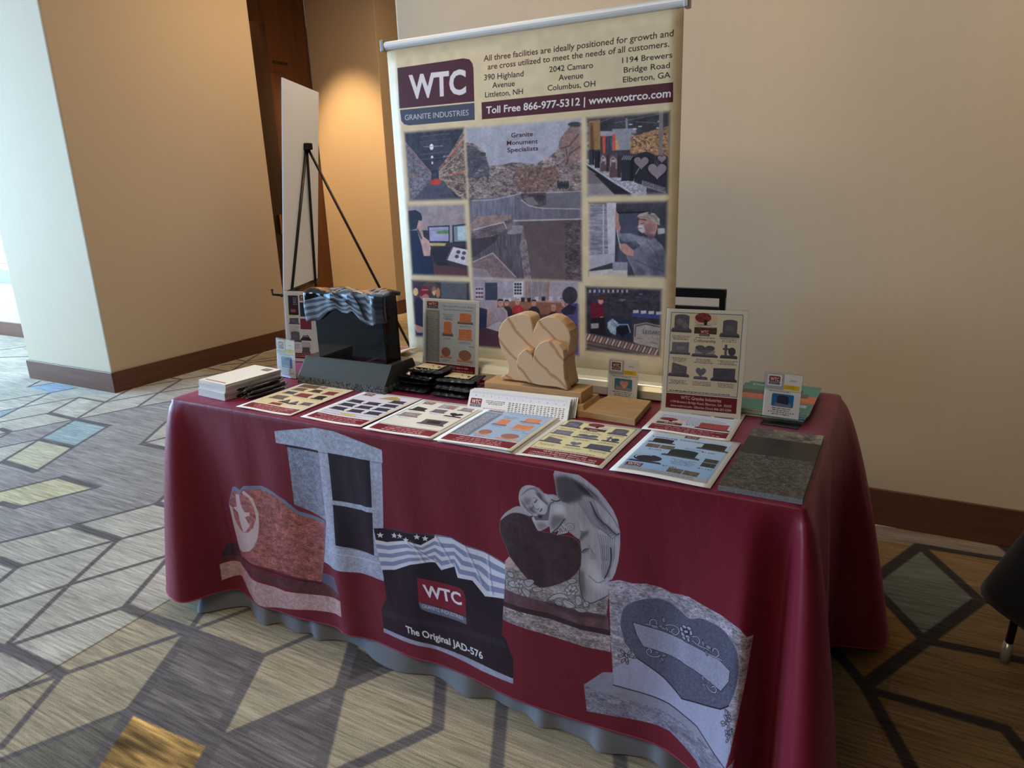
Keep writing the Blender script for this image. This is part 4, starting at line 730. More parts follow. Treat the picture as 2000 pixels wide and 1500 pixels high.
# E man in a cap at a stone
bn.soft_begin(); q = [(1150, 397), (1300, 397), (1299, 536), (1151, 537)]
bn.poly([(1135, 385), (1315, 385), (1315, 550), (1135, 550)], (64, 62, 68), tex=('m', .12)); bn.poly([(1206, 418), (1245, 416), (1245, 520), (1206, 520)], (76, 80, 96)); bn.line([(1206, 416), (1262, 414)], .004, (30, 30, 34))
bn.poly([(1140, 398), (1190, 398), (1190, 515), (1140, 520)], (146, 144, 152), tex=('s', .3)); bn.poly([(1184, 396), (1203, 396), (1200, 512), (1188, 512)], (206, 202, 208)); bn.line([(1178, 400), (1178, 500)], .004, (196, 194, 202)); bn.poly([(1140, 500), (1200, 494), (1200, 512), (1140, 530)], (186, 184, 192)); bn.poly([(1150, 530), (1225, 522), (1225, 545), (1150, 545)], (206, 200, 190)); bn.poly([(1196, 512), (1225, 512), (1225, 528), (1196, 528)], (150, 150, 160))
bn.poly([(1212, 456), (1232, 456), (1250, 462), (1275, 462), (1292, 478), (1302, 500), (1302, 550), (1244, 550), (1232, 520), (1222, 500), (1236, 490), (1250, 480), (1240, 470), (1222, 474), (1208, 466), (1206, 450)], (128, 128, 140), tex=('m', .10))
bn.poly([(1222, 500), (1236, 488), (1262, 500), (1290, 520), (1280, 540), (1252, 530), (1234, 516)], (120, 120, 132)); bn.line([(1240, 508), (1270, 522), (1296, 530)], .003, (92, 92, 104)); bn.line([(1262, 470), (1280, 492), (1288, 520)], .003, (100, 100, 112))
bn.poly([(1202, 412), (1208, 418), (1208, 432), (1212, 446), (1208, 456), (1203, 448), (1200, 430)], (196, 142, 128)); bn.poly([(1209, 476), (1222, 476), (1238, 490), (1236, 500), (1222, 498), (1210, 488)], (200, 150, 134)); bn.line([(1204, 450), (1211, 484)], .0025, (226, 222, 226))
bn.poly([(1246, 432), (1250, 424), (1270, 424), (1282, 432), (1284, 444), (1278, 462), (1264, 462), (1254, 452), (1247, 448)], (190, 140, 126)); bn.poly([(1245, 440), (1256, 440), (1260, 452), (1254, 456), (1246, 450)], (206, 200, 200)); bn.line([(1249, 428), (1262, 430)], .002, (50, 44, 50)); bn.ell(1276, 440, 3, 4, (180, 120, 110)); bn.line([(1247, 446), (1254, 446)], .0015, (110, 60, 56))
bn.poly([(1243, 424), (1248, 418), (1262, 414), (1278, 417), (1288, 428), (1288, 441), (1280, 436), (1266, 426), (1250, 427)], (190, 178, 160), tex=('g', .2)); bn.line([(1243, 424), (1262, 424), (1270, 428)], .0015, (110, 100, 90)); bn.ell(1268, 417, 3, 1.5, (60, 54, 50)); bn.poly([(1284, 446), (1298, 446), (1298, 456), (1284, 458)], (190, 186, 180))
bn.shade([(1256, 440), (1272, 434), (1276, 450), (1262, 458)], -.25, .004); bn.shade([(1248, 434), (1256, 432), (1256, 442), (1250, 444)], .25, .003)
bn.shade([(1230, 460), (1262, 464), (1256, 480), (1234, 476)], .22, .006); bn.shade([(1262, 500), (1300, 480), (1302, 545), (1276, 545)], -.35, .008); bn.shade([(1240, 520), (1262, 530), (1254, 548), (1240, 546)], -.35, .006); bn.shade([(1262, 416), (1282, 420), (1286, 436), (1272, 428)], -.25, .004)
bn.shade([(1262, 456), (1278, 458), (1272, 468), (1256, 464)], -.45, .003); bn.line([(1251, 437), (1256, 436)], .0022, (60, 44, 44)); bn.line([(1246, 440), (1243, 446), (1247, 448)], .0018, (150, 100, 90))
bn.soft_end(q, .015)
# F man in a dark red cap

bn.soft_begin(); q = [(806, 548), (917, 552), (920, 664), (812, 656)]
bn.poly([(790, 540), (930, 540), (930, 680), (790, 680)], (66, 60, 66), tex=('m', .1)); bn.poly([(862, 550), (912, 552), (912, 600), (862, 600)], (92, 94, 98)); bn.ell(812, 570, 5, 8, (236, 190, 130)); bn.ell(848, 568, 4, 9, (230, 176, 116)); bn.ell(856, 572, 4, 10, (190, 130, 84)); bn.ell(840, 560, 14, 10, (110, 80, 64), .6)
bn.poly([(820, 572), (836, 574), (840, 586), (834, 598), (826, 592), (820, 580)], (190, 120, 106)); bn.poly([(818, 572), (822, 560), (832, 558), (840, 566), (841, 576), (830, 574), (822, 580)], (126, 30, 44)); bn.line([(824, 566), (836, 566)], .002, (230, 220, 220))
bn.poly([(806, 590), (820, 580), (834, 598), (836, 640), (820, 660), (806, 652)], (38, 36, 52)); bn.poly([(806, 632), (818, 636), (834, 642), (836, 650), (815, 650)], (196, 140, 124)); bn.soft_end(q, .015)
# G meeting at a table
bn.soft_begin(); q = [(928, 551), (1129, 551), (1129, 678), (930, 676)]
bn.poly([(915, 540), (1145, 540), (1145, 700), (915, 700)], (170, 160, 170)); bn.poly([(948, 552), (972, 552), (972, 586), (948, 586)], (62, 66, 82)); bn.poly([(930, 560), (944, 560), (944, 585), (930, 585)], (196, 190, 196)); [dot(930+k % 3*5, 562+k//3*8, 4, 4, (110, 60, 64)) for k in range(9)]
bn.poly([(1003, 550), (1022, 550), (1022, 580), (1003, 580)], (214, 210, 214)); [dot(1005+k % 3*5, 553+k//3*6, 4, 4, (50, 48, 56)) for k in range(12)]
bn.poly([(1026, 545), (1075, 545), (1070, 585), (1026, 585)], (150, 138, 138), tex=('v', .2)); bn.line([(1028, 546), (1028, 584)], .004, (170, 120, 84)); bn.line([(1071, 546), (1071, 586)], .005, (176, 112, 84))
bn.poly([(972, 586), (1105, 590), (1105, 625), (972, 620)], (150, 98, 76), tex=('s', .12)); bn.line([(972, 586), (1105, 591)], .003, (196, 150, 118))
for x_ in (982, 992, 1010, 1018, 1030, 1045, 1058, 1072, 1088): dot(x_, 579+rg.random()*3, 7, 8, (40, 38, 46) if rg.random() > .4 else (200, 196, 204))
def sitter(x, y, s, c, hair=(40, 32, 34), skin=(206, 158, 144)):
    bn.poly([(x-11*s, y+30*s), (x-10*s, y+12*s), (x-4*s, y+7*s), (x+5*s, y+7*s), (x+11*s, y+13*s), (x+14*s, y+30*s)], c, tex=('m', .1)); bn.ell(x, y, 4.6*s, 6*s, skin); bn.poly([(x-5*s, y-2*s), (x-4*s, y-7*s), (x+4*s, y-7*s), (x+5*s, y-2*s), (x+3*s, y-4*s), (x-3*s, y-4*s)], hair)
    bn.line([(x-2.5*s, y-.5*s), (x+2.5*s, y-.5*s)], .0012, (80, 50, 48)); bn.line([(x-1.5*s, y+3*s), (x+1.5*s, y+3*s)], .0012, (130, 70, 66))
sitter(990, 592, .9, (50, 48, 60)); sitter(978, 592, 1.15, (184, 168, 190)); sitter(1011, 590, .95, (176, 48, 58), (150, 140, 136)); sitter(1043, 592, .95, (44, 44, 54)); sitter(1081, 602, 1.0, (40, 46, 60), (206, 158, 144), (214, 150, 136))
bn.poly([(1000, 612), (1110, 616), (1110, 660), (1000, 650)], (60, 52, 62), .8); bn.poly([(945, 610), (955, 600), (962, 640), (950, 650), (945, 640)], (206, 160, 150)); bn.poly([(935, 600), (952, 604), (950, 640), (935, 650)], (46, 52, 84))
bn.poly([(920, 650), (960, 634), (1020, 640), (1110, 660), (1110, 700), (920, 700)], (92, 56, 64)); bn.poly([(948, 640), (975, 628), (1000, 632), (975, 648)], (206, 200, 206))
bn.ell(1113, 577, 15, 17, (58, 54, 62), tex=('v', .3)); bn.poly([(1098, 582), (1102, 590), (1104, 600), (1098, 598), (1096, 590)], (200, 154, 140)); bn.poly([(1096, 606), (1110, 594), (1128, 592), (1145, 610), (1145, 700), (1112, 700), (1096, 640), (1090, 620)], (84, 78, 140), tex=('g', .3)); bn.poly([(1096, 606), (1112, 594), (1126, 600), (1120, 614), (1100, 616)], (44, 40, 60)); bn.line([(1094, 583), (1104, 583)], .0015, (30, 30, 36))
bn.soft_end(q, .015)
# H stones and rollers
bn.soft_begin(); q = [(1144, 561), (1291, 566), (1288, 696), (1147, 684)]
bn.poly([(1130, 550), (1310, 550), (1310, 710), (1130, 710)], (56, 52, 60), tex=('m', .2)); 
for k in range(40): dot(rg.uniform(1150, 1285), rg.uniform(564, 600), rg.uniform(4, 12), 3, rg.choice(((96, 72, 64), (120, 126, 150), (80, 70, 70), (60, 74, 120), (44, 40, 46))), .8)
for k in range(9): dot(1150+k*9, 566, 4, 6, (200, 210, 226), .8)
bn.line([(1168, 562), (1168, 592)], .004, (60, 90, 160)); bn.poly([(1233, 610), (1292, 616), (1290, 624), (1233, 618)], (60, 72, 130)); [dot(1236+k*15, 606+k, 11, 6, (196, 196, 206)) for k in range(4)]
bn.poly([(1152, 594), (1164, 590), (1176, 592), (1180, 606), (1178, 622), (1154, 624)], (112, 26, 44)); bn.ell(1173, 588, 5, 6.5, (206, 156, 140)); bn.ell(1174, 581, 9, 5, (84, 50, 38)); bn.ell(1175, 621, 4, 3, (204, 156, 142)); bn.poly([(1154, 622), (1180, 620), (1184, 655), (1152, 652)], (34, 32, 38)); dot(1154, 632, 15, 10, (176, 170, 176))
bn.poly([(1183, 622), (1200, 617), (1233, 626), (1234, 664), (1184, 652)], (40, 50, 66)); bn.poly([(1186, 630), (1196, 622), (1206, 630), (1212, 640), (1204, 645), (1202, 655), (1192, 650), (1186, 640)], (158, 178, 198), tex=('g', .3)); bn.poly(heartp(1216, 646, 13), (24, 24, 34)); bn.line([(1206, 634), (1226, 634), (1231, 650)], .003, (170, 190, 210))
bn.poly([(1238, 634), (1262, 630), (1289, 636), (1287, 690), (1237, 668)], (176, 168, 160), tex=('f', .15)); bn.line([(1240, 658), (1241, 637), (1262, 633), (1288, 639)], .003, (60, 54, 54)); bn.text('LESSARD', (1256, 652), (1291, 654.5), (1256, 645), (50, 44, 46)); bn.line([(1242, 660), (1252, 662)], .002, (120, 112, 110)); bn.line([(1270, 668), (1284, 672)], .002, (120, 112, 110))
bn.poly([(1140, 650), (1160, 652), (1290, 682), (1290, 710), (1140, 680)], (96, 82, 80))
for k in range(24): a_ = 1146+k*6; bn.line([(a_, 652+k*1.35), (a_-5, 662+k*1.35)], .005, (208, 200, 196) if k % 2 else (176, 128, 104)); 
for k in range(5): bn.line([(1140, 668+k*4), (1290, 698+k*4)], .0016, (50, 42, 44) if k % 2 else (150, 138, 134), .8)
bn.soft_end(q, .015)
m_silver = mat('satin_aluminium', (228, 228, 226), .4, metal=.25)
bs = thing('banner_stand', (.93, .55, TT), 'tabletop roll-up banner stand showing quarry photos and the maroon company logo', 'banner stand')
O = np.array([.93, .55, TT])
# base cassette with rounded front
prof = [(-.055, .006), (-.055, .03), (-.048, .045), (-.034, .053), (.03, .056), (.05, .05), (.055, .035), (.055, .006)]
V = [(-.50, y, z) for y, z in prof]+[(.50, y, z) for y, z in prof]; n = len(prof)
mesh('base', V, [tuple(range(n)), tuple(range(n, 2*n))[::-1]]+[((i+1) % n, i, n+i, n+(i+1) % n) for i in range(n)], mat('cream_anodised', (222, 214, 184), .3, metal=.35), bs, bevel=.003)
box('end_cap', .50, -.056, .004, .512, .056, .058, m_silver, bs, bevel=.004); box('end_cap', -.512, -.056, .004, -.50, .056, .058, m_silver, bs, bevel=.004)
for s_ in (-.42, .42): box('foot', s_-.02, -.08, 0, s_+.02, .09, .006, mat('dark_plastic', (40, 40, 42), .5), bs)
bx0, bx1, bz0, bz1 = .466, 1.413, .80, 1.773
def bnp(u, v):
    t = bx0+(bx1-bx0)*u; z = bz0-.012+(bz1-bz0+.012)*v; return (t-O[0], .60-O[1]-.003*math.sin(u*5)*math.sin(v*3.1), z-O[2])
gridmesh('banner', 24, 24, bnp, printmat('banner_print', bn, .38, .3), bs, uvf=lambda u, v: ((bx0+(bx1-bx0)*u-bn.x0)/1.0, (bz0-.012+(bz1-bz0+.012)*v-bn.y0)/(bn.y1-bn.y0)), solid=.0006)
V, F = tubev([(.457-O[0], .60-O[1], 1.783-O[2]), (1.422-O[0], .60-O[1], 1.776-O[2])], .0125, 14); mesh('top_bar', V, F, m_silver, bs, smooth=False)
for x_, z_ in ((.452, 1.783), (1.4165, 1.776)): box('bar_cap', x_-O[0]-.002, .60-O[1]-.014, z_-O[2]-.016, x_-O[0]+.012, .60-O[1]+.014, z_-O[2]+.018, mat('cap_grey', (150, 150, 148), .4, metal=.5), bs, bevel=.003)
tube('pole', [(0, .062, .05), (0, .064, 1.03)], .007, m_silver, bs)
# ================================================================== BLACK GRANITE MONUMENT
mo = thing('granite_monument', (.445, .33, TT), 'polished black granite monument sample with a carved flag over its top', 'monument sample'); O = (.445, .33, TT)
m_blk = mat('polished_black_granite', (14, 14, 16), .05, spec=.35); m_stl = mat('satin_dark_granite', (66, 68, 62), .34, noise=((260, 260, 260), .3, (58, 60, 55)))
m_rock = mat('rock_pitched_granite', (128, 128, 126), .8, noise=((190, 190, 190), .1, (40, 42, 44)), bump=((150, 150, 150), 1, .006))
b0 = (-.183, -.071, .026, .178, .105); x0, y0, z0, x1, y1 = b0
V = [(-.183, -.071, .024), (.178, -.071, .024), (.181, .105, .024), (-.183, .105, .024), (-.177, -.030, .085), (.177, -.025, .085), (.181, .075, .085), (-.177, .070, .085)]
mesh('base', V, BF, m_stl, mo, bevel=.0015)
def rock(u, v):
    s = u*4; k = int(min(s, 3.999)); f = s-k; c = [(-.184, -.072), (.179, -.072), (.182, .106), (-.184, .106)]; a, b = c[k], c[(k+1) % 4]
    e = .004*math.sin(u*231+v*5)*math.sin(v*3.14); return (a[0]+(b[0]-a[0])*f+(e if k % 2 else 0), a[1]+(b[1]-a[1])*f+(e if k % 2 == 0 else 0), .025*v)
gridmesh('rock_pitched_edge', 120, 4, rock, m_rock, mo)
mesh('tablet', boxv(-.121, -.027, .083, .160, .045, .292), BF, m_blk, mo, bevel=.003)
fc = Cv(0, 1, 0, 1, 420, (70, 84, 98), 33)
for k in range(11):
    pts0, pts1 = [], []
    for i in range(33):
        u = i/32; off = .30*u+.05*math.sin(u*9+.6)-.10*(u > .42)-.12*(u > .62)-.10*(u > .80)
        pts0.append((u, -.75+k*.19+off)); pts1.append((u, -.75+k*.19+off+.095))
    fc.poly(pts0+pts1[::-1], (128, 142, 158) if k % 1 == 0 else 0, raw=True)
fc.poly([(0, .62), (.12, .70), (.3, .82), (.42, .98), (.42, 1), (0, 1)], (16, 18, 22), raw=True)
def star2(cx, cy, r): fc.poly([(cx+(r if k % 2 == 0 else r*.42)*math.sin(k*math.pi/5), cy+(r if k % 2 == 0 else r*.42)*math.cos(k*math.pi/5)) for k in range(10)], (226, 226, 226), raw=True)
for x_, y_ in ((.22, .80), (.30, .93), (.10, .86), (.37, .965)): star2(x_, y_, .03)
for a_, b_ in (((.16, .90), (.48, .30)), ((.38, .90), (.62, .34)), ((.62, .94), (.76, .12))):
    for k in range(7): fc.line([(a_[0]+.01*k, a_[1]), ((a_[0]+b_[0])/2+.03+.01*k, (a_[1]+b_[1])/2), (b_[0]+.006*k, b_[1])], .014, (16, 18, 22), .75-.1*k, raw=True)
fc.rect(.86, 0, 1, .86, (24, 26, 30), .85)
m_flag = printmat('flag_carving', fc, .10, .6)
def flagp(u, v):
    x = -.148+.322*u; lo = np.interp(u, [0, .16, .30, .42, .47, .55, .62, .70, .78, .84, .92, 1], [.203, .208, .238, .250, .238, .236, .246, .222, .205, .204, .212, .215])
    fold = .0035*math.sin(u*21+.6)+.0018*math.sin(u*37)
    if v < .7: t = v/.7; z = lo+(.297-lo)*t; y = -.037-fold*(1-.5*t)-.004*math.sin(t*3)
    elif v < .76: t = (v-.7)/.06; z = .297+.006*t+.4*abs(fold); y = -.037+.008*t-fold*.5*(1-t)
    else: t = (v-.76)/.24; z = .303+.4*abs(fold)+.004*math.sin(u*13+t*4); y = -.029+.078*t
    return (x, y, z)
fg = gridmesh('carved_flag', 70, 30, flagp, m_flag, mo, uvf=lambda u, v: (u, min(v*1.25, .999) if v < .8 else .999-(v-.8)*2), solid=.012)
# ================================================================== SANDSTONE HEARTS
m_sand = mat('tan_sandstone', (205, 168, 128), .62, spec=.3)
def sand_nodes(m, rot, sc, c1, c2, c3):
    n = m.node_tree.nodes; l = m.node_tree.links; b = n['Principled BSDF']; tc = n.new('ShaderNodeTexCoord'); mp = n.new('ShaderNodeMapping'); mp.inputs['Rotation'].default_value = rot
    l.new(tc.outputs['Object'], mp.inputs[0]); wv = n.new('ShaderNodeTexWave'); wv.wave_type = 'BANDS'; wv.bands_direction = 'X'; wv.inputs['Scale'].default_value = sc; wv.inputs['Distortion'].default_value = 3; wv.inputs['Detail'].default_value = 5; wv.inputs['Detail Scale'].default_value = 1.4
    l.new(mp.outputs[0], wv.inputs['Vector']); r = n.new('ShaderNodeValToRGB'); e = r.color_ramp.elements; e[0].color = srgb(c1); e[1].color = srgb(c2); x = e.new(.04); x.color = srgb(c3); x = e.new(.10); x.color = srgb(c2)
    l.new(wv.outputs['Fac'], r.inputs[0]); l.new(r.outputs[0], b.inputs['Base Color'])
sand_nodes(m_sand, (0, math.radians(48), 0), 5, (176, 128, 86), (206, 172, 134), (196, 158, 118))
m_sand2 = mat('tan_sandstone_flat', (200, 160, 110), .6, noise=((5, 40, 40), .25, (176, 132, 86)))
he = thing('sandstone_hearts', (1.10, .35, TT), 'tan sandstone double heart sculpture on a stepped rectangular base', 'monument sample'); O = (1.10, .35, TT)
mesh('base', [(-.165, -.056, 0), (.167, -.056, 0), (.167, .070, 0), (-.165, .070, 0), (-.155, -.050, .034), (.158, -.050, .034), (.158, .062, .034), (-.155, .062, .034)], BF, m_sand2, he, bevel=.002)
box('base_slab', -.150, -.042, .034, .150, .040, .065, m_sand2, he, bevel=.0015)
mh = plane_map((0, .332, 0), (0, 1, 0), 0, 2)
big = mh([(1041.5, 645), (1040, 634), (1038, 624), (1036, 617.5), (1030, 613.5), (1020, 611), (1006.7, 612.5), (991.7, 618), (981, 628), (974, 641.7), (972.5, 655), (975, 673), (981, 690), (988, 703), (992.5, 717), (992, 728), (988, 733), (978, 737.5), (978, 742.5), (1032, 750), (1110, 761.5), (1116, 757), (1111, 735), (1108, 715), (1108, 700), (1112, 680), (1115, 660), (1112, 646), (1105, 634), (1094, 624), (1082, 617), (1070, 616), (1058, 620), (1050, 625)])
zmin = big[:, 1].min(); big[:, 1] = (big[:, 1]-zmin)*((1.008-.8105)/(big[:, 1].max()-zmin))+.8105
prism('large_heart', [(x-O[0], z-O[2]) for x, z in big], -.018, .036, m_sand, he, bevel=.005, seg=4)
ms_ = plane_map((0, .308, 0), (0, 1, 0), 0, 2)
sm = ms_([(1040.5, 699), (1039, 689), (1035.7, 683), (1030, 681), (1021.7, 683), (1012.5, 691.7), (1008, 706.7), (1010, 723), (1018, 738), (1031.7, 746.7), (1056.7, 752), (1086.7, 755), (1110, 762), (1103, 740), (1101, 713), (1102, 697), (1100, 684), (1091.7, 673), (1078, 665), (1065, 664), (1053, 670), (1044, 682)])
sm[:, 1] += .8115-sm[:, 1].min()
prism('small_heart', [(x-O[0], z-O[2]) for x, z in sm], -.042, -.0181, m_sand, he, bevel=.007, seg=4)
# ================================================================== PRINTED SHEETS
MRN = (126, 34, 48); WH = (240, 238, 232)
def sheet(seed): return Cv(0, .216, 0, .279, 2200, (244, 240, 230), seed)
def logo(c, x, y, w_, h_):
    c.rect(x, y+h_*.32, x+w_, y+h_, MRN, r=h_*.12); c.rect(x, y, x+w_, y+h_*.29, (96, 98, 108)); c.textc('WTC', x+w_/2, y+h_*.42, h_*.42, w_*.78, WH, .02)
    c.greek(x+w_*.1, x+w_*.9, y+h_*.1, h_*.08, (220, 220, 224), .7)
def band(c, full=True, y0=.012, y1=.052, x0=.012, x1=.204):
    c.rect(x0, y0, x1, y1, MRN)
    if full:
        c.textc('WTC Granite Industries', .108, y1-.0135, .009, .11, WH, .012); c.textc('1194 Brewers Bridge Road, Elberton, GA  30635', .108, y1-.0245, .0065, .165, WH, .01); c.textc('www.wotrco.com - Elberton Direct 866-283-0204', .108, y1-.0355, .0065, .165, WH, .01)
    else: c.greek(x0+.008, x1-.008, y1-.012, .0045, (236, 200, 200), .9, rows=3, lead=2.4, center=True)
def stone(c, x, y, w_, h_, col, kind='serp', base=None, two=True):
    """little picture of a monument: tablet on a base, x,y = bottom centre"""
    base = base or tuple(v*.82 for v in col); d = w_*.09
    c.poly([(x-w_/2, y), (x+w_/2, y), (x+w_/2, y+h_*.14), (x-w_/2, y+h_*.14)], base, tex=('f', .2), raw=True)
    c.poly([(x-w_/2, y+h_*.14), (x+w_/2, y+h_*.14), (x+w_/2-d, y+h_*.24), (x-w_/2+d*.6, y+h_*.24)], tuple(min(255, v*1.15) for v in base), raw=True)
    t = w_*.36; b = y+h_*.17; top = y+h_
    if kind == 'serp':
        p = [(x-t, b), (x+t, b), (x+t, top-h_*.12)]+[(x+t*math.cos(a), top-h_*.12+h_*.12*math.sin(a)) for a in np.linspace(.1, 3.04, 8)]+[(x-t, top-h_*.12)]
        c.poly(p, col, tex=('g', .16), raw=True)
    elif kind == 'heart':
        c.poly([(x+t*1.05*math.sin(a)**3, y+h_*.60+(h_*.42)*(.8125*math.cos(a)-.3125*math.cos(2*a)-.125*math.cos(3*a)-.0625*math.cos(4*a))) for a in np.linspace(0, 6.283, 26)[:-1]], col, tex=('g', .14), raw=True)
    elif kind == 'cross':
        c.rect(x-t*.75, b, x-t*.35, top, col); c.rect(x-t*1.05, y+h_*.62, x-t*.05, y+h_*.76, col); c.ell(x+t*.45, y+h_*.52, t*.6, h_*.3, tuple(v*.8 for v in col), raw=True)
    elif kind == 'book': c.poly([(x-t, b), (x+t, b), (x+t*1.05, top-h_*.25), (x-t*.9, top)], col, tex=('s', .25), raw=True)
    elif kind == 'round': c.ell(x, y+h_*.56, t*1.1, h_*.42, col, raw=True, tex=('f', .1))
    elif kind == 'tri': c.poly([(x-t*1.2, b), (x+t*1.2, b), (x, top)], col, raw=True); [c.ell(x-t*.5+t*.5*k, b+h_*.25, t*.12, t*.12, (220, 220, 224), raw=True) for k in range(3)]
    else: c.poly([(x-t*1.15, b), (x+t*1.15, b), (x+t*1.15, top), (x-t*1.15, top-h_*.06)], col, tex=('g', .2), raw=True)
    if two and kind in ('serp', 'slant'): c.rect(x-t*.55, b+h_*.2, x+t*.55, b+h_*.5, tuple(min(255, v*1.25) for v in col), .55)
def tree(c, x0, y0, x1, y1):
    c.rect(x0, y0, x1, y1, (226, 196, 176), grad=((236, 216, 196), 'v')); w_ = x1-x0; h_ = y1-y0
    c.rect(x0, y0, x1, y0+h_*.34, (86, 66, 58), tex=('g', .4)); c.rect(x0, y0+h_*.34, x1, y0+h_*.6, (214, 208, 200), tex=('s', .3)); c.ell(x0+w_*.36, y0+h_*.84, w_*.36, h_*.26, (140, 58, 60), raw=True, tex=('g', .6)); c.rect(x0+w_*.42, y0+h_*.46, x0+w_*.55, y0+h_*.72, (46, 34, 36))
def s_brown(c):
    c.rect(.012, .055, .204, .268, (232, 218, 178)); c.rect(.012, .235, .09, .268, (120, 96, 74), tex=('g', .4)); c.textc('In Loving Service', .15, .245, .007, .085, (120, 70, 60)); logo(c, .095, .246, .022, .02)
    for x, y, w_, h_, col, k in ((.045, .200, .055, .03, (112, 92, 76), 'slant'), (.11, .205, .05, .028, (60, 52, 54), 'serp'), (.17, .20, .05, .034, (130, 60, 64), 'slant'), (.045, .160, .05, .026, (70, 66, 70), 'slant'), (.105, .15, .06, .036, (126, 44, 58), 'slant'), (.17, .15, .05, .036, (40, 40, 48), 'serp'),
                          (.05, .105, .062, .036, (112, 102, 90), 'slant'), (.10, .085, .04, .034, (46, 46, 58), 'tri'), (.135, .083, .036, .034, (46, 46, 58), 'tri'), (.178, .09, .046, .026, (90, 90, 92), 'slant'), (.09, .060, .05, .018, (136, 40, 56), 'slant')): stone(c, x, y, w_, h_, col, k); c.greek(x-w_/2, x+w_/2, y-.006, .0022, (90, 80, 70), .5, center=True)
    c.rect(.10, .14, .204, .143, (214, 190, 120)); band(c, False)
def s_nine(c):
    c.rect(.012, .055, .204, .268, (226, 224, 236)); logo(c, .02, .238, .036, .024); c.poly([(.09, .228), (.17, .228), (.155, .25), (.13, .262), (.11, .252)], (184, 158, 104), tex=('g', .3), raw=True)
    for r_ in range(4):
        for k in range(3):
            if r_ == 0 and k < 2: continue
            x = .045+k*.063; y = .205-r_*.037; stone(c, x, y, .056, .026, (66, 62, 76), 'slant'); c.greek(x-.024, x+.024, y-.006, .002, (80, 80, 90), .5, center=True)
    c.rect(.012, .078, .204, .0795, (70, 80, 120)); c.ell(.11, .071, .03, .006, (232, 206, 96), raw=True); c.greek(.02, .196, .062, .003, (60, 60, 90), .7); band(c, False)
def s_black(c):
    c.rect(.010, .055, .206, .270, (40, 46, 60)); c.rect(.012, .057, .204, .268, (240, 236, 226)); logo(c, .022, .24, .036, .022)
    c.rect(.085, .222, .14, .258, (176, 170, 176), tex=('g', .5)); c.rect(.115, .226, .135, .25, (200, 90, 90), .5); stone(c, .175, .222, .05, .032, (150, 140, 146), 'serp')
    for x, y, w_, h_, col, k in ((.045, .178, .058, .036, (44, 40, 44), 'book'), (.11, .182, .05, .030, (112, 110, 124), 'slant'), (.17, .165, .055, .038, (50, 46, 50), 'heart'), (.05, .125, .07, .036, (150, 140, 146), 'slant'), (.15, .088, .085, .042, (96, 84, 90), 'slant')): stone(c, x, y, w_, h_, col, k); c.greek(x-w_*.4, x+w_*.4, y-.008, .0024, (110, 110, 120), .5, 2, center=True)
    c.rect(.13, .10, .17, .12, (50, 40, 46)); band(c, False)
def s_blue(c, bg=(170, 194, 224), side=(120, 128, 146)):
    c.rect(.012, .055, .204, .268, bg); c.rect(.012, .055, .066, .238, side); logo(c, .016, .244, .044, .024)
    c.greek(.018, .060, .228, .0028, (226, 228, 236), .8, 30, 2.1, center=True); c.textc('Add unique flair to your display', .136, .252, .006, .12, (90, 104, 140)); c.textc('Featuring monuments of Sandstone', .136, .241, .0045, .11, (60, 70, 100))
    O_ = (222, 140, 98)
    for x, y, w_, h_, k in ((.165, .196, .06, .038, 'serp'), (.098, .150, .042, .052, 'serp'), (.165, .140, .058, .040, 'slant'), (.092, .072, .045, .040, 'round'), (.165, .064, .06, .044, 'round')):
        stone(c, x, y, w_, h_, O_ if k != 'round' else (170, 120, 104), k, (120, 110, 120) if k == 'serp' else (214, 150, 120), two=False); c.greek(x-w_*.45, x+w_*.45, y-.007, .0022, (80, 92, 120), .6, 2, center=True)
    c.greek(.075, .125, .225, .0024, (80, 92, 120), .6, 5, center=True); c.textc('$211', .10, .208, .005, .016, (60, 70, 100)); c.textc('$234', .19, .118, .005, .016, (60, 70, 100)); band(c, False)
def s_craft(c, bg):
    c.rect(.012, .055, .204, .270, (64, 92, 158)); c.rect(.0135, .0565, .2025, .2685, bg); G_ = (104, 102, 120)
    stone(c, .043, .217, .056, .048, G_, 'serp'); c.ell(.036, .246, .008, .007, (134, 134, 150), raw=True); c.ell(.052, .236, .008, .007, (134, 134, 150), raw=True); tree(c, .078, .216, .138, .266); logo(c, .092, .210, .028, .018); stone(c, .172, .210, .052, .046, G_, 'serp')
    c.textc('Craftsmanship', .108, .194, .008, .058, (50, 46, 66)); c.greek(.082, .134, .2045, .002, (40, 40, 50), .8)
    stone(c, .043, .158, .056, .034, (124, 124, 142), 'slant'); stone(c, .110, .155, .070, .034, G_, 'heart'); c.poly([(.085, .16), (.135, .16), (.138, .174), (.082, .174)], (128, 126, 140), .6, tex=('s', .4), raw=True); stone(c, .174, .155, .045, .036, G_, 'cross')
    stone(c, .043, .098, .058, .038, (108, 106, 118), 'book'); stone(c, .103, .095, .038, .034, (120, 124, 144), 'heart'); stone(c, .165, .094, .070, .036, (92, 94, 112), 'slant', two=False)
    for x in (.043, .108, .172):
        for y in (.206, .147, .087): 
            if (x, y) != (.108, .206): c.greek(x-.026, x+.026, y, .0022, (60, 58, 70), .65, 3, 1.9, center=True)
    c.greek(.02, .196, .0585, .0024, (30, 30, 50), .8); band(c)
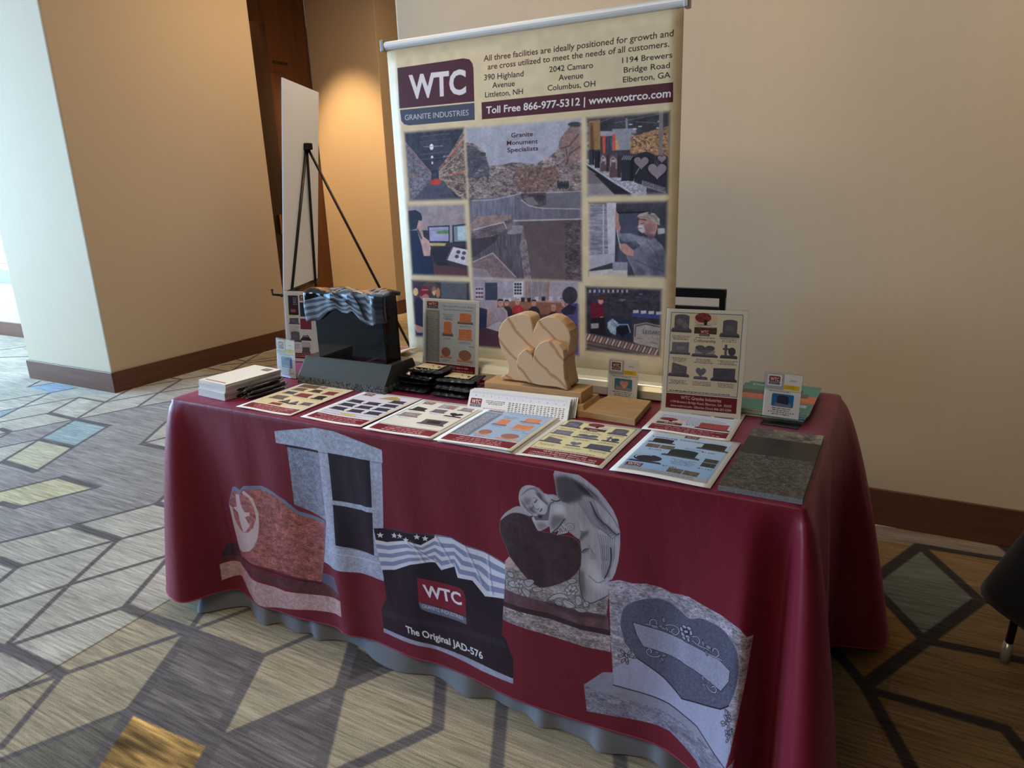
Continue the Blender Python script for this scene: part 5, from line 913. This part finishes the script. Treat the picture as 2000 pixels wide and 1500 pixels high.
def s_leather(c):
    c.rect(.012, .018, .204, .262, (146, 186, 226), grad=((196, 216, 238), 'v')); logo(c, .088, .256, .034, .018); c.textc('Leathering Technique', .080, .236, .0085, .125, (30, 40, 76), .012)
    for x, y, w_, h_, col, k in ((.050, .200, .066, .032, (46, 42, 40), 'serp'), (.168, .200, .072, .044, (56, 50, 42), 'serp'), (.115, .128, .086, .050, (36, 52, 54), 'serp')): stone(c, x, y, w_, h_, col, k, (70, 78, 80), two=False)
    c.ell(.052, .098, .032, .020, (50, 48, 62), raw=True); c.line([(.052+.027*math.cos(t), .099+.016*math.sin(t)) for t in np.linspace(1.4, 3.4, 9)], .003, (230, 236, 246), raw=True); c.poly([(.014, .070), (.092, .070), (.086, .080), (.02, .080)], (56, 58, 76), raw=True)
    for x, y in ((.022, .166), (.056, .166), (.112, .040), (.146, .040)): c.rect(x, y, x+.032, y+.024, (112, 100, 84), tex=('g', .5))
    c.rect(.168, .126, .198, .148, (70, 74, 64), tex=('g', .5)); c.rect(.168, .100, .198, .124, (60, 64, 54), tex=('g', .5))
    c.textc('$1,204', .05, .152, .006, .03, (30, 40, 76), .01); c.textc('$1,320', .165, .180, .006, .03, (30, 40, 76), .01); c.textc('$1,161', .11, .066, .006, .03, (30, 40, 76), .01); c.textc('$1,147', .182, .086, .006, .03, (30, 40, 76), .01)
    c.greek(.105, .16, .19, .002, (70, 80, 120), .6, 3, 2, center=True); c.greek(.10, .16, .114, .0024, (50, 60, 100), .6, 7, 2, center=True); c.rect(.012, .018, .204, .038, (176, 178, 186)); c.greek(.018, .198, .033, .0024, (90, 90, 100), .7, 3, 2.2); logo(c, .018, .040, .038, .022)
def s_red(c):
    c.rect(.012, .055, .204, .268, (214, 222, 238)); tree(c, .02, .058, .085, .105); logo(c, .034, .058, .036, .018); stone(c, .160, .060, .085, .048, (178, 84, 78), 'slant', (110, 56, 60), two=False); c.textc('$1,211', .108, .072, .006, .03, (50, 60, 100), .01); c.greek(.09, .13, .095, .0024, (70, 80, 120), .6, 4, 2); c.greek(.02, .19, .13, .0024, (70, 80, 120), .6, 5, 3)
    for x in (.05, .11, .17): stone(c, x, .16, .05, .04, (130, 70, 70), 'serp'); stone(c, x, .215, .05, .036, (90, 90, 100), 'slant')
    band(c, False)
def s_vet(c):
    c.rect(.0, .0, .216, .279, (232, 230, 236)); c.rect(.02, .185, .065, .262, (60, 50, 64), tex=('g', .4)); c.greek(.042, .062, .25, .004, (220, 220, 230), .8, 4, 2); c.rect(.030, .196, .052, .208, (190, 90, 110)); c.rect(.02, .178, .05, .184, (230, 214, 110)); logo(c, .072, .242, .034, .022); c.rect(.072, .18, .11, .236, (56, 60, 84), tex=('g', .5))
    stone(c, .042, .148, .05, .026, (110, 104, 124), 'slant'); c.greek(.02, .066, .140, .0022, (90, 90, 110), .7, 8, 2.2); stone(c, .044, .078, .056, .042, (110, 100, 118), 'serp'); c.rect(.07, .13, .12, .172, (140, 60, 84)); stone(c, .092, .085, .048, .038, (54, 56, 76), 'tri'); c.rect(.072, .105, .10, .128, (226, 226, 230))
    c.greek(.02, .066, .066, .0022, (90, 90, 110), .7, 4, 2.2); c.greek(.072, .12, .075, .0022, (90, 90, 110), .7, 6, 2.2); stone(c, .09, .035, .04, .024, (100, 96, 112), 'slant'); c.rect(.012, .012, .204, .034, MRN); c.greek(.02, .19, .026, .003, (240, 220, 220), .9, 2, 2.2)
def s_card(pic):
    def f(c):
        c.rect(0, 0, .216, .279, (236, 234, 232)); c.rect(0, .178, .112, .279, (176, 176, 182)); c.rect(.012, .20, .098, .272, (238, 236, 236)); logo(c, .022, .208, .066, .054); c.textc('SAMPLE', .165, .236, .010, .040, (90, 90, 96))
        c.rect(.112, .182, .205, .212, (238, 200, 48)); c.greek(.118, .19, .202, .005, (150, 110, 20), .7, 2, 2.2); c.rect(0, .172, .216, .174, (90, 90, 96)); c.greek(.03, .18, .163, .005, (70, 70, 80), .8)
        c.rect(.048, .068, .178, .152, (36, 116, 176), r=.01); pic(c); c.greek(.03, .19, .054, .006, (60, 60, 70), .8, 4, 2.1, center=True)
    return f
def pic_mon(c): c.poly([(.06, .07), (.17, .07), (.165, .092), (.075, .095)], (120, 130, 160), raw=True); c.poly([(.078, .092), (.148, .086), (.15, .13), (.135, .142), (.092, .144), (.08, .13)], (50, 52, 72), raw=True); c.greek(.10, .13, .125, .003, (60, 130, 120), .8)
def pic_heart(c):
    c.rect(.048, .068, .178, .152, (70, 130, 160), r=.01); c.poly([(.05, .07), (.176, .07), (.17, .09), (.06, .10)], (160, 150, 160), raw=True)
    for x, y, r in ((.118, .115, .032), (.122, .10, .018)): c.poly([(x+r*math.sin(a)**3, y+r*(.8125*math.cos(a)-.3125*math.cos(2*a)-.125*math.cos(3*a)-.0625*math.cos(4*a))) for a in np.linspace(0, 6.283, 26)[:-1]], (222, 150, 136) if r > .02 else (232, 168, 150), raw=True)
SH = {}
def sheetmat(key, fn, *a):
    if key not in SH:
        c = sheet(100+len(SH)); fn(c, *a); SH[key] = printmat('print_'+key, c, .45, .35)
    return SH[key]
m_paper = mat('white_paper', (240, 234, 222), .7)
def paper(name, p, z, m, label, cat='flyer', group=None, w_=.2159, h_=.2794, curl=.0022, th=.0006, seed=0):
    x, y, a = p
    def f(u, v): return (u*w_, v*h_, .0004+curl*(.5+.5*math.sin(u*5+seed))*(1-v)**2*1.4+curl*.6*math.sin(v*3.1)*abs(math.sin(u*3.1+seed)))
    o = gridmesh(name, 12, 14, f, m, uvf=lambda u, v: (u, v), loc=(x, y, z)); o.rotation_euler = (0, 0, a)
    md = o.modifiers.new('solid', 'SOLIDIFY'); md.thickness = th; md.offset = -1
    return tag(o, label, cat, group)
FP = [(.290, -.017, .021), (.543, -.012, .005), (.773, -.021, .021), (.998, -.019, .019), (1.220, -.012, .005), (1.454, -.017, -.016)]
zt = TT+.0016
paper('flyer', FP[0], zt, sheetmat('brown', s_brown), 'cream flyer of brown, red and black stones, leftmost in the front row', seed=1)
paper('flyer', FP[1], zt, sheetmat('nine', s_nine), 'lavender flyer with a grid of dark headstones and a gold boulder picture', seed=2)
for k in range(2): paper('flyer', (FP[2][0]+.004*(2-k), FP[2][1]+.003, FP[2][2]+.01), zt+.0012*k, m_paper, 'plain edge of a sheet underneath the black-framed flyer', group='sheets under the black-framed flyer', curl=.001)
paper('flyer', FP[2], zt+.0024, sheetmat('black', s_black), 'white flyer with a thin black frame, third from the left in the front row', seed=3)
for k in range(4): paper('flyer', (FP[3][0]+.008*(1-k/4), FP[3][1]+.004, FP[3][2]-.006+.004*k), zt+.0012*k, m_paper, 'plain edge of a sheet underneath the light blue flyer', group='sheets under the light blue flyer', curl=.001)
paper('flyer', FP[3], zt+.0052, sheetmat('blue', s_blue), 'light blue flyer with orange sandstone monuments and a grey text column', seed=4)
paper('flyer', FP[4], zt, sheetmat('yellow', s_craft, (240, 230, 178)), 'pale yellow flyer with a blue frame lying flat, fifth in the front row', seed=5)
paper('flyer', (1.432, .262, .02), zt, sheetmat('red', s_red), 'flyer with a red stone picture, half under the large upright sign', seed=7)
paper('flyer', FP[5], zt+.0022, sheetmat('leather', s_leather), 'sky blue flyer headed Leathering Technique, rightmost in the front row', seed=6)
# ================================================================== ACRYLIC HOLDERS
m_ac = mat('clear_acrylic', (250, 252, 252), .03)
_n = m_ac.node_tree.nodes; _l = m_ac.node_tree.links; _t = _n.new('ShaderNodeBsdfTransparent'); _g = _n.new('ShaderNodeBsdfGlossy'); _g.inputs['Roughness'].default_value = .04
_t.inputs[0].default_value = (.97, .98, .98, 1); _x = _n.new('ShaderNodeMixShader'); _fr = _n.new('ShaderNodeFresnel'); _fr.inputs[0].default_value = 1.22
_l.new(_fr.outputs[0], _x.inputs[0]); _l.new(_t.outputs[0], _x.inputs[1]); _l.new(_g.outputs[0], _x.inputs[2]); _l.new(_x.outputs[0], _n['Material Output'].inputs[0])
def holder(p0, p1, lean, H, mprint, lab_h, lab_c, cat_c, pz=0.0, ph=None, pw=None, foot=.075, group=None):
    a = np.array(p0, float); b = np.array(p1, float); w_ = np.linalg.norm(b-a); ang = math.atan2(*(b-a)[::-1])
    t = thing('sign_holder', (a[0], a[1], TT+.001), lab_h, 'sign holder', group, rotz=ang); th = .0018
    def slab(name, u0, u1, v0, v1, off, m, par, thk, uv=None):
        V = []
        for o_ in (off, off+thk):
            for u, v in ((u0, v0), (u1, v0), (u1, v1), (u0, v1)): V.append((u, v*math.sin(lean)+o_*math.cos(lean), v*math.cos(lean)-o_*math.sin(lean)+.002))
        return mesh(name, V, [(0, 1, 2, 3), (7, 6, 5, 4), (0, 4, 5, 1), (1, 5, 6, 2), (2, 6, 7, 3), (3, 7, 4, 0)], m, par, uv=uv)
    slab('front_panel', 0, w_, .0, H, 0, m_ac, t, th); slab('back_panel', 0, w_, .0, H, .0040, m_ac, t, th)
    mesh('foot', boxv(0, 0, 0, w_, foot, .0018), BF, m_ac, t)
    pw = pw or w_-.004; ph = ph or H-.004; u0 = (w_-pw)/2 if not group else .001
    c = bpy.data.objects.new('x', None); bpy.data.objects.remove(c)
    o = slab('sign_card' if cat_c != 'label' else 'price_card', u0, u0+pw, pz, pz+ph, .0022, mprint, None, .0008, uv=[(0, 0), (1, 0), (1, 1), (0, 1)]*2)
    o.location = t.location; o.rotation_euler = t.rotation_euler; tag(o, lab_c, cat_c); return t
holder((1.432, .418), (1.640, .434), .16, .2794, sheetmat('tan', s_craft, (238, 228, 212)), 'large clear slanted holder at the right, in front of the roll-up banner', 'tan sign headed Craftsmanship with nine monuments in a blue frame', 'sign')
holder((.600, .482), (.822, .478), .12, .262, sheetmat('blue_lit', s_blue, (206, 214, 226), (160, 158, 158)), 'clear slanted holder between the black monument and the sandstone hearts', 'blue standing sign lightened as if lit, with orange monuments behind the foil packets', 'sign')  # blue flyer print again, light on the sign put into its colours
holder((-.012, .470), (.200, .50), .10, .262, sheetmat('vet', s_vet), 'clear holder at the left end, mostly hidden behind the black monument', 'white sign with a flag case and burgundy pictures behind the black monument', 'sign')
holder((.124, .298), (.222, .288), .08, .131, sheetmat('card1', s_card(pic_mon)), 'small clear holder at the far left, beside the black monument base', 'price card with a blue picture, left of the black monument', 'label', foot=.05)
holder((1.257, .474), (1.350, .468), .10, .118, sheetmat('card2', s_card(pic_heart)), 'small clear holder between the sandstone hearts and the large sign', 'price card showing a pink double heart on blue', 'label', foot=.05)
holder((1.689, .420), (1.780, .413), .12, .134, sheetmat('card1', s_card(pic_mon)), 'small clear holder at the right end, behind the grey granite slab', 'price card with a blue picture, in front of the teal catalogues', 'label', pz=.022, ph=.108, pw=.086, foot=.06)
# ================================================================== CATALOGUES, BOOKLETS, LEAFLETS
tc_ = Cv(0, .216, 0, .279, 1200, (54, 138, 116), 60)
tc_.rect(0, .10, .216, .17, (214, 104, 60), tex=('g', .3)); tc_.rect(.07, .17, .17, .225, (44, 40, 42)); tc_.rect(.0, .15, .19, .19, (66, 52, 44), .8); tc_.rect(.07, .125, .17, .145, (60, 48, 44)); tc_.textc('Discovery', .07, .24, .014, .11, (222, 236, 228), .01); tc_.rect(.09, .02, .19, .03, (120, 170, 150)); tc_.rect(.16, .06, .2, .085, (200, 210, 206))
m_teal = printmat('teal_cover', tc_, .25, .5); m_tedge = mat('catalogue_pages', (206, 206, 186), .7)
for k in range(4):
    t = thing('catalogue', (1.592+.003*k, .476+.004*(k % 2), TT+.0012+.0046*k), ['bottom', 'second lowest', 'second highest', 'topmost'][k]+' teal catalogue of the stack behind the right-hand price card', 'catalogue', 'teal catalogues at the right back corner', rotz=.02*(k % 3)-.015)
    mesh('pages', boxv(.001, .001, .0004, .193, .269, .0040), BF, m_tedge, t); V = boxv(0, 0, .0040, .195, .27, .0044); mesh('cover', V, BF, m_teal, t, uv=[(v[0]/.195, v[1]/.27) for v in V], bevel=.0001)
ep = Cv(0, .14, 0, .216, 1500, (240, 236, 226), 61); ep.rect(.016, .012, .118, .017, (140, 60, 66)); ep.rect(.078, .168, .116, .192, (96, 92, 92), tex=('g', .5)); ep.textc('WTC', .097, .176, .009, .022, (230, 230, 230), .02)
m_ep = printmat('booklet_cover', ep, .5); m_ed = mat('booklet_edges', (232, 228, 222), .8, noise=((2, 2, 900), .2, (205, 200, 194)))
z = TT+.001
for k in range(8):
    th = .0058+.0006*(k % 3); dx, dy, rz = rnd.uniform(-.002, .002)+.0015*k, rnd.uniform(-.002, .002), -.085+rnd.uniform(-.01, .01)
    t = thing('booklet', (.068+dx, .028+dy, z), 'white booklet with a small printed logo, topmost of the stack at the left end' if k == 7 else 'white booklet lower in the stack at the left end of the table', 'booklet', 'stack of white booklets', rotz=rz)
    mesh('pages', boxv(0, 0, 0, .136, .205, th-.0004), BF, m_ed, t, bevel=.0006); V = boxv(-.0005, -.0005, th-.0004, .137, .2055, th); mesh('cover', V, BF, m_ep if k == 7 else m_paper, t, uv=[(v[0]/.14, v[1]/.216) for v in V]); z += th+.0002
lf = sheetmat('red', s_red)
for k in range(3):
    def f(u, v, k=k): return (.325+.19*u+.004*k, .448+.135*v-.003*k, .004+.0026*k+.058*min(1, u/.42)**1.3+.008*max(0, u-.42)+.006*math.sin(v*3.1)*u)
    o = gridmesh('leaflet', 8, 8, f, lf, uvf=lambda u, v: (v, .35-u*.35), solid=.0012, loc=(0, 0, TT)); tag(o, ['lowest', 'middle', 'topmost'][k]+' of the three red and white leaflets curling up behind the black monument', 'leaflet', 'leaflets behind the black monument')
# ================================================================== PENS
m_pen = mat('black_pen_plastic', (26, 26, 24), .25, spec=.6); m_tip = mat('pen_tip', (150, 140, 124), .3, metal=.7)
A_ = P(462, 778, TT+.006); B_ = P(562, 748, TT+.006); dr = (B_-A_)[:2]; dr /= np.linalg.norm(dr); nn = np.array([-dr[1], dr[0]]); mid = A_[:2]+dr*.0
cnt = 0; lay = [8, 7, 5]
for L_, n_ in enumerate(lay):
    for k in range(n_):
        off = (k-(n_-1)/2)*.0112; jj = rnd.uniform(-.018, .018); rz = math.atan2(dr[1], dr[0])+rnd.uniform(-.10, .10)
        base = np.array([.222, .062])+nn*off*1.0+dr*jj
        if cnt == 0:
            t0 = thing('pen', (0, 0, 0), 'black ballpoint pen in the heap beside the white booklets', 'pen', 'heap of black pens')
            V, F = tubev([(.008, 0, 0), (.014, 0, 0), (.05, 0, 0), (.115, 0, 0), (.135, 0, 0)], [.0022, .0046, .0052, .0050, .0046], 12); mesh('barrel', V, F, m_pen, t0, smooth=True)
            V, F = tubev([(0, 0, 0), (.008, 0, 0)], [.0008, .0022], 8); mesh('tip', V, F, m_tip, t0, smooth=True); box('clip', .095, -.0015, .0048, .134, .0015, .0066, m_pen, t0, bevel=.0004); V, F = tubev([(.135, 0, 0), (.145, 0, 0)], [.003, .0026], 8); mesh('button', V, F, m_tip, t0, smooth=True); o = t0
        else:
            o = t0.copy(); link(o)
            for ch in list(t0.children): c = ch.copy(); link(c, o)
        o.location = (base[0], base[1], TT+.0065+.0098*L_); o.rotation_euler = (rnd.uniform(0, 1) if L_ else .3, 0, rz); cnt += 1
# ================================================================== FOIL PACKETS
m_foil = mat('glossy_black_film', (14, 14, 16), .16, spec=.7, bump=((30, 30, 30), .5, .010), coat=.6)
m_lab = mat('packet_label', (214, 200, 160), .35, noise=((90, 220, 90), .2, (176, 160, 120)))
def packv(seed):
    r = random.Random(seed); NU, NV = 22, 12; V, F = [], []; ph = [r.uniform(0, 6) for _ in range(5)]; W_, D_, H_ = .135, .085, .017
    for s in (1, -1):
        for j in range(NV+1):
            for i in range(NU+1):
                u, v = i/NU, j/NV; e = min(1, min(u, 1-u)/.14); f = min(1, min(v, 1-v)/.30)
                h = H_/2*math.sqrt(max(0, 1-(1-e)**2))*math.sqrt(max(0, 1-(1-f)**2)); w_ = .0016*math.sin(u*34+ph[0]+v*4)*e+.0013*math.sin(v*19+ph[1]+u*9)*f+.0009*math.sin(u*60+v*25+ph[3])
                crimp = .0016*math.sin(v*38+ph[2])*(1-e)+(.006*(1-e)**2)*(1 if u > .5 else .3)
                V.append((u*W_, v*D_*(1-.06*(1-e)), H_/2+s*(h+w_*(h > .001)*.8)+crimp))
    n = (NU+1)*(NV+1)
    for j in range(NV):
        for i in range(NU): a = j*(NU+1)+i; F.append((a, a+1, a+NU+2, a+NU+1)); F.append((n+a, n+a+NU+1, n+a+NU+2, n+a+1))
    return V, F
pk = []
for k in range(3):
    V, F = packv(k*7+1); me = bpy.data.meshes.new('foil_packet'); me.from_pydata(V, [], F); me.materials.append(m_foil); me.polygons.foreach_set('use_smooth', [True]*len(me.polygons)); pk.append(me)
spots = [(.618, .300, 0, -.03), (.632, .318, 1, .05), (.622, .322, 2, -.06), (.655, .330, 3, .04), (.765, .292, 0, .02), (.772, .305, 1, -.06), (.768, .320, 2, .08)]
PLAB = {0: 'black foil packet at the very bottom of the left pile', 1: 'black foil packet second from the bottom of the left pile', 2: 'black foil packet just below the labelled one on the left pile', 3: 'black foil packet with a cream label, topmost of the whole heap',
        4: 'black foil packet at the bottom of the right pile', 5: 'black foil packet in the middle of the right pile', 6: 'black foil packet with a cream label, top of the right pile'}
for i, (x, y, lv, rz) in enumerate(spots):
    t = thing('foil_packet', (x, y, TT+.002+.0172*lv), PLAB[i], 'packet', 'black foil packets', rotz=rz)
    o = bpy.data.objects.new('wrapper', pk[i % 3]); link(o, t)
    if i in (3, 6): gridmesh('paper_label', 6, 4, lambda u, v: (.022+.085*u, .018+.05*v, .0188+.001*math.sin(u*6)), m_lab, t, solid=.0006)
# ================================================================== RULERS
ru = Cv(0, .305, 0, .058, 2600, (226, 228, 232), 70)
for k in range(97): ru.line([(.008+k*.003, .0575), (.008+k*.003, .0575-(.005 if k % 4 else .008))], .0005, (120, 126, 140), raw=True)
for k in range(12): ru.textc(str(k+1), .020+k*.0245, .044, .0032, .002 if k < 9 else .0036, (60, 64, 76), .01)
ru.rect(0, .0, .305, .040, (238, 236, 230)); logo(ru, .006, .012, .036, .025); ru.greek(.052, .118, .032, .0022, (40, 40, 50), .9, 3, 2.0, center=True); ru.textc('866-977-5312 | www.wotrco.com', .085, .009, .0032, .070, (150, 50, 60), .006)
for k in range(8):
    for r_ in range(6):
        ru.greek(.126+k*.0215, .134+k*.0215, .032-r_*.0052, .0026, (40, 40, 46), .85); ru.greek(.137+k*.0215, .143+k*.0215, .032-r_*.0052, .0026, (40, 40, 46), .85)
m_ru = printmat('ruler_print', ru, .3, .5); m_rp = mat('white_ruler_plastic', (222, 222, 216), .3, spec=.5)
for k in range(10):
    r_ = rnd.uniform; lean = .50; dx = .0 if k == 0 else r_(-.006, .012); y = .231+.0036*k
    lab = 'white plastic ruler with a calendar and logo, front one of the leaning row' if k == 0 else 'white plastic ruler behind the front one in the leaning row'
    V = [(0, 0, 0), (.300, 0, 0), (.300, .0020, 0), (0, .0020, 0), (0, 0, .056), (.300, 0, .056), (.300, .0020, .056), (0, .0020, .056)]
    uvs = [(v[0]/.30, v[2]/.056) for v in V]
    o = mesh('ruler', V, BF, m_ru if k == 0 else m_rp, uv=uvs, loc=(.936+dx, y, TT+.0012)); o.rotation_euler = (-lean, 0, .052+(r_(-.003, .003) if k else 0)); tag(o, lab, 'ruler', 'row of leaning rulers')
# ================================================================== STONE SAMPLES
gs = Cv(0, .160, 0, .378, 1400, (98, 92, 80), 80)
gs.rect(0, 0, .160, .378, (72, 69, 62), tex=('g', .85)); gs.rect(0, .31, .16, .378, (128, 116, 98), .7, tex=('m', .7)); gs.rect(0, .198, .160, .312, (42, 38, 34), tex=('f', .04))
t = thing('granite_slab', (1.684, -.017, TT+.001), 'flat grey speckled granite slab with a smooth dark stripe, front right corner', 'stone sample')
V = boxv(0, 0, .0115, .157, .375, .012); mesh('polished_face', V, BF, printmat('granite_face', gs, .35, .25), t, uv=[(v[0]/.157, v[1]/.375) for v in V]); t.rotation_euler = (0, 0, -.004)
mesh('body', boxv(0, 0, 0, .157, .375, .0115), BF, mat('granite_edge', (138, 136, 134), .8, noise=((240, 240, 240), .2, (96, 94, 92))), t)
q = [P(x, y, TT+.0175)[:2] for x, y in ((1121, 801), (1243, 821), (1268, 794), (1165, 783))]
O = (1.245, .29, TT+.001); V = []
q = [np.array(v) for v in ((1.236, .296), (1.408, .284), (1.396, .452), (1.272, .458))]
V = [(v[0]-O[0], v[1]-O[1], 0) for v in q]+[(v[0]-O[0], v[1]-O[1], .018) for v in q]
o = mesh('sandstone_tile', V, BF, mat('sandstone_tile', (196, 162, 114), .6, noise=((9, 60, 60), .3, (170, 130, 84))), loc=O, bevel=.0012); tag(o, 'flat tan sandstone tile lying between the rulers and the large sign', 'stone sample')
# ================================================================== EASEL AND BOARD
bc = [np.array(v) for v in ((-2.096, 2.429, .641), (-2.449, 3.152, .641), (-2.290, 3.230, 2.131), (-1.937, 2.507, 2.131))]
wv_ = (bc[1]-bc[0])/np.linalg.norm(bc[1]-bc[0]); up_ = (bc[3]-bc[0])/np.linalg.norm(bc[3]-bc[0]); nv_ = np.cross(wv_, up_)
V = [tuple(v-bc[0]) for v in bc]+[tuple(v-bc[0]-nv_*.008) for v in bc] if nv_[0] > 0 else [tuple(v-bc[0]) for v in bc]+[tuple(v-bc[0]+nv_*.008) for v in bc]
o = mesh('foam_board', V, BF, mat('foam_board', (226, 236, 250), .6), loc=tuple(bc[0])); tag(o, 'tall plain white foam board leaning on the black easel', 'board')
nv = nv_ if nv_[0] > 0 else -nv_; m_eb = mat('black_easel_metal', (18, 18, 20), .4, metal=.3)
apx = PL(599, 285, bc[0]+nv*.016, nv)
l1 = PL(571, 560, bc[0]+nv*.010, nv); l2 = PL(617, 560, bc[0]+nv*.010, nv)
def toz(a, b, z): return a+(b-a)*((z-a[2])/(b[2]-a[2]))
f1, f2 = toz(apx, l1, .008), toz(apx, l2, .008); f3 = P(812, 699, .008)
es = thing('display_easel', (float(apx[0]), float(apx[1]), 0), 'black metal tripod easel holding the white board beside the doorway', 'easel'); O = np.array([apx[0], apx[1], 0])
for f_ in (f1, f2, f3):
    lg = tube('leg', [apx-O, f_-O], .0105, m_eb, es); d = (f_-apx)/np.linalg.norm(f_-apx); tube('rubber_foot', [f_-O-d*.03, f_-O-d*.001], .014, mat('rubber', (20, 20, 20), .8), lg)
hd = apx-O; box('head_bracket', hd[0]-.035, hd[1]-.03, hd[2]-.03, hd[0]+.035, hd[1]+.03, hd[2]+.02, m_eb, es, bevel=.006)
s0 = PL(543, 571, bc[0], (0, 0, 1)); sh = [bc[0]-wv_*.06-np.array([0, 0, .02])-O, bc[1]+wv_*.02-np.array([0, 0, .02])-O]
tube('ledge_bar', sh, .012, m_eb, es)
for q_ in (sh[0]+wv_*.01, sh[1]-wv_*.12): tube('ledge_peg', [q_+nv*.02, q_-nv*.07, q_-nv*.07+np.array([0, 0, .04])], .009, m_eb, es)
# ================================================================== CHAIRS BEHIND AND BESIDE
m_cm = mat('black_chair_metal', (16, 16, 18), .35, metal=.2); m_cf = mat('black_chair_fabric', (26, 26, 30), .9)
ch = thing('metal_chair', (1.20, 1.08, 0), 'black metal framed chair against the wall, behind the roll-up banner', 'chair')
for s in (-1, 1):
    x = s*.205
    box('back_post', x-.011, .162, .0, x+.011, .182, .955, m_cm, ch, bevel=.002); box('front_leg', x-.011, -.20, 0, x+.011, -.178, .44, m_cm, ch, bevel=.002); box('side_rail', x-.010, -.18, .40, x+.010, .165, .425, m_cm, ch)
box('top_rail', -.216, .160, .925, .216, .184, .958, m_cm, ch, bevel=.002); box('lower_back_rail', -.195, .162, .872, .195, .182, .892, m_cm, ch, bevel=.002)
box('backrest', -.19, .164, .56, .19, .180, .84, m_cf, ch, bevel=.006); box('seat', -.205, -.20, .425, .205, .16, .475, m_cf, ch, bevel=.012)
# dark garment over a chair at the right edge
c2 = thing('stacking_chair', (2.60, .68, 0), 'dark chair at the right edge whose pale leg tips show under a black coat', 'chair', rotz=.2); m_pl = mat('pale_metal', (200, 196, 186), .3, metal=.6)
for x, y in ((-.24, -.17), (.2, -.17), (-.24, .17), (.2, .17)):
    lg = tube('leg', [(x, y, .0), (x*.92, y*.92, .44)], .010, m_cm, c2); tube('leg_tip', [(x, y, .0), (x*.99, y*.99, .065)], .0125, m_pl, lg)
box('seat', -.19, -.17, .44, .18, .17, .49, m_cf, c2, bevel=.015); box('backrest', .14, -.14, .52, .17, .14, .86, m_cf, c2, bevel=.01)
def coat(u, v):
    a = u*2*math.pi; fl_ = 1+.12*math.sin(a*5+1)*v+.05*math.sin(a*9)*v; t = min(1, v/.16); cap_ = math.sin(t*math.pi/2); rx, ry = (.17+.21*v)*cap_, (.20+.14*v)*cap_
    z = .99-.05*t*t-.02*(1-math.cos(t*math.pi/2))-.72*max(0, v-.08)+.05*math.sin(a*2+2.6)*v; return (.02+rx*math.cos(a)*fl_-.02*v, ry*math.sin(a)*fl_, z)
o = gridmesh('coat', 72, 24, coat, mat('black_wool', (14, 13, 20), .95, sheen=.1), loc=(2.645, .68, -.05)); o.modifiers.new('s', 'SOLIDIFY').thickness = .004; o.rotation_euler = (0, 0, .2)
V, F = [], []; tag(o, 'black coat draped over the chair at the right edge of the view', 'coat')
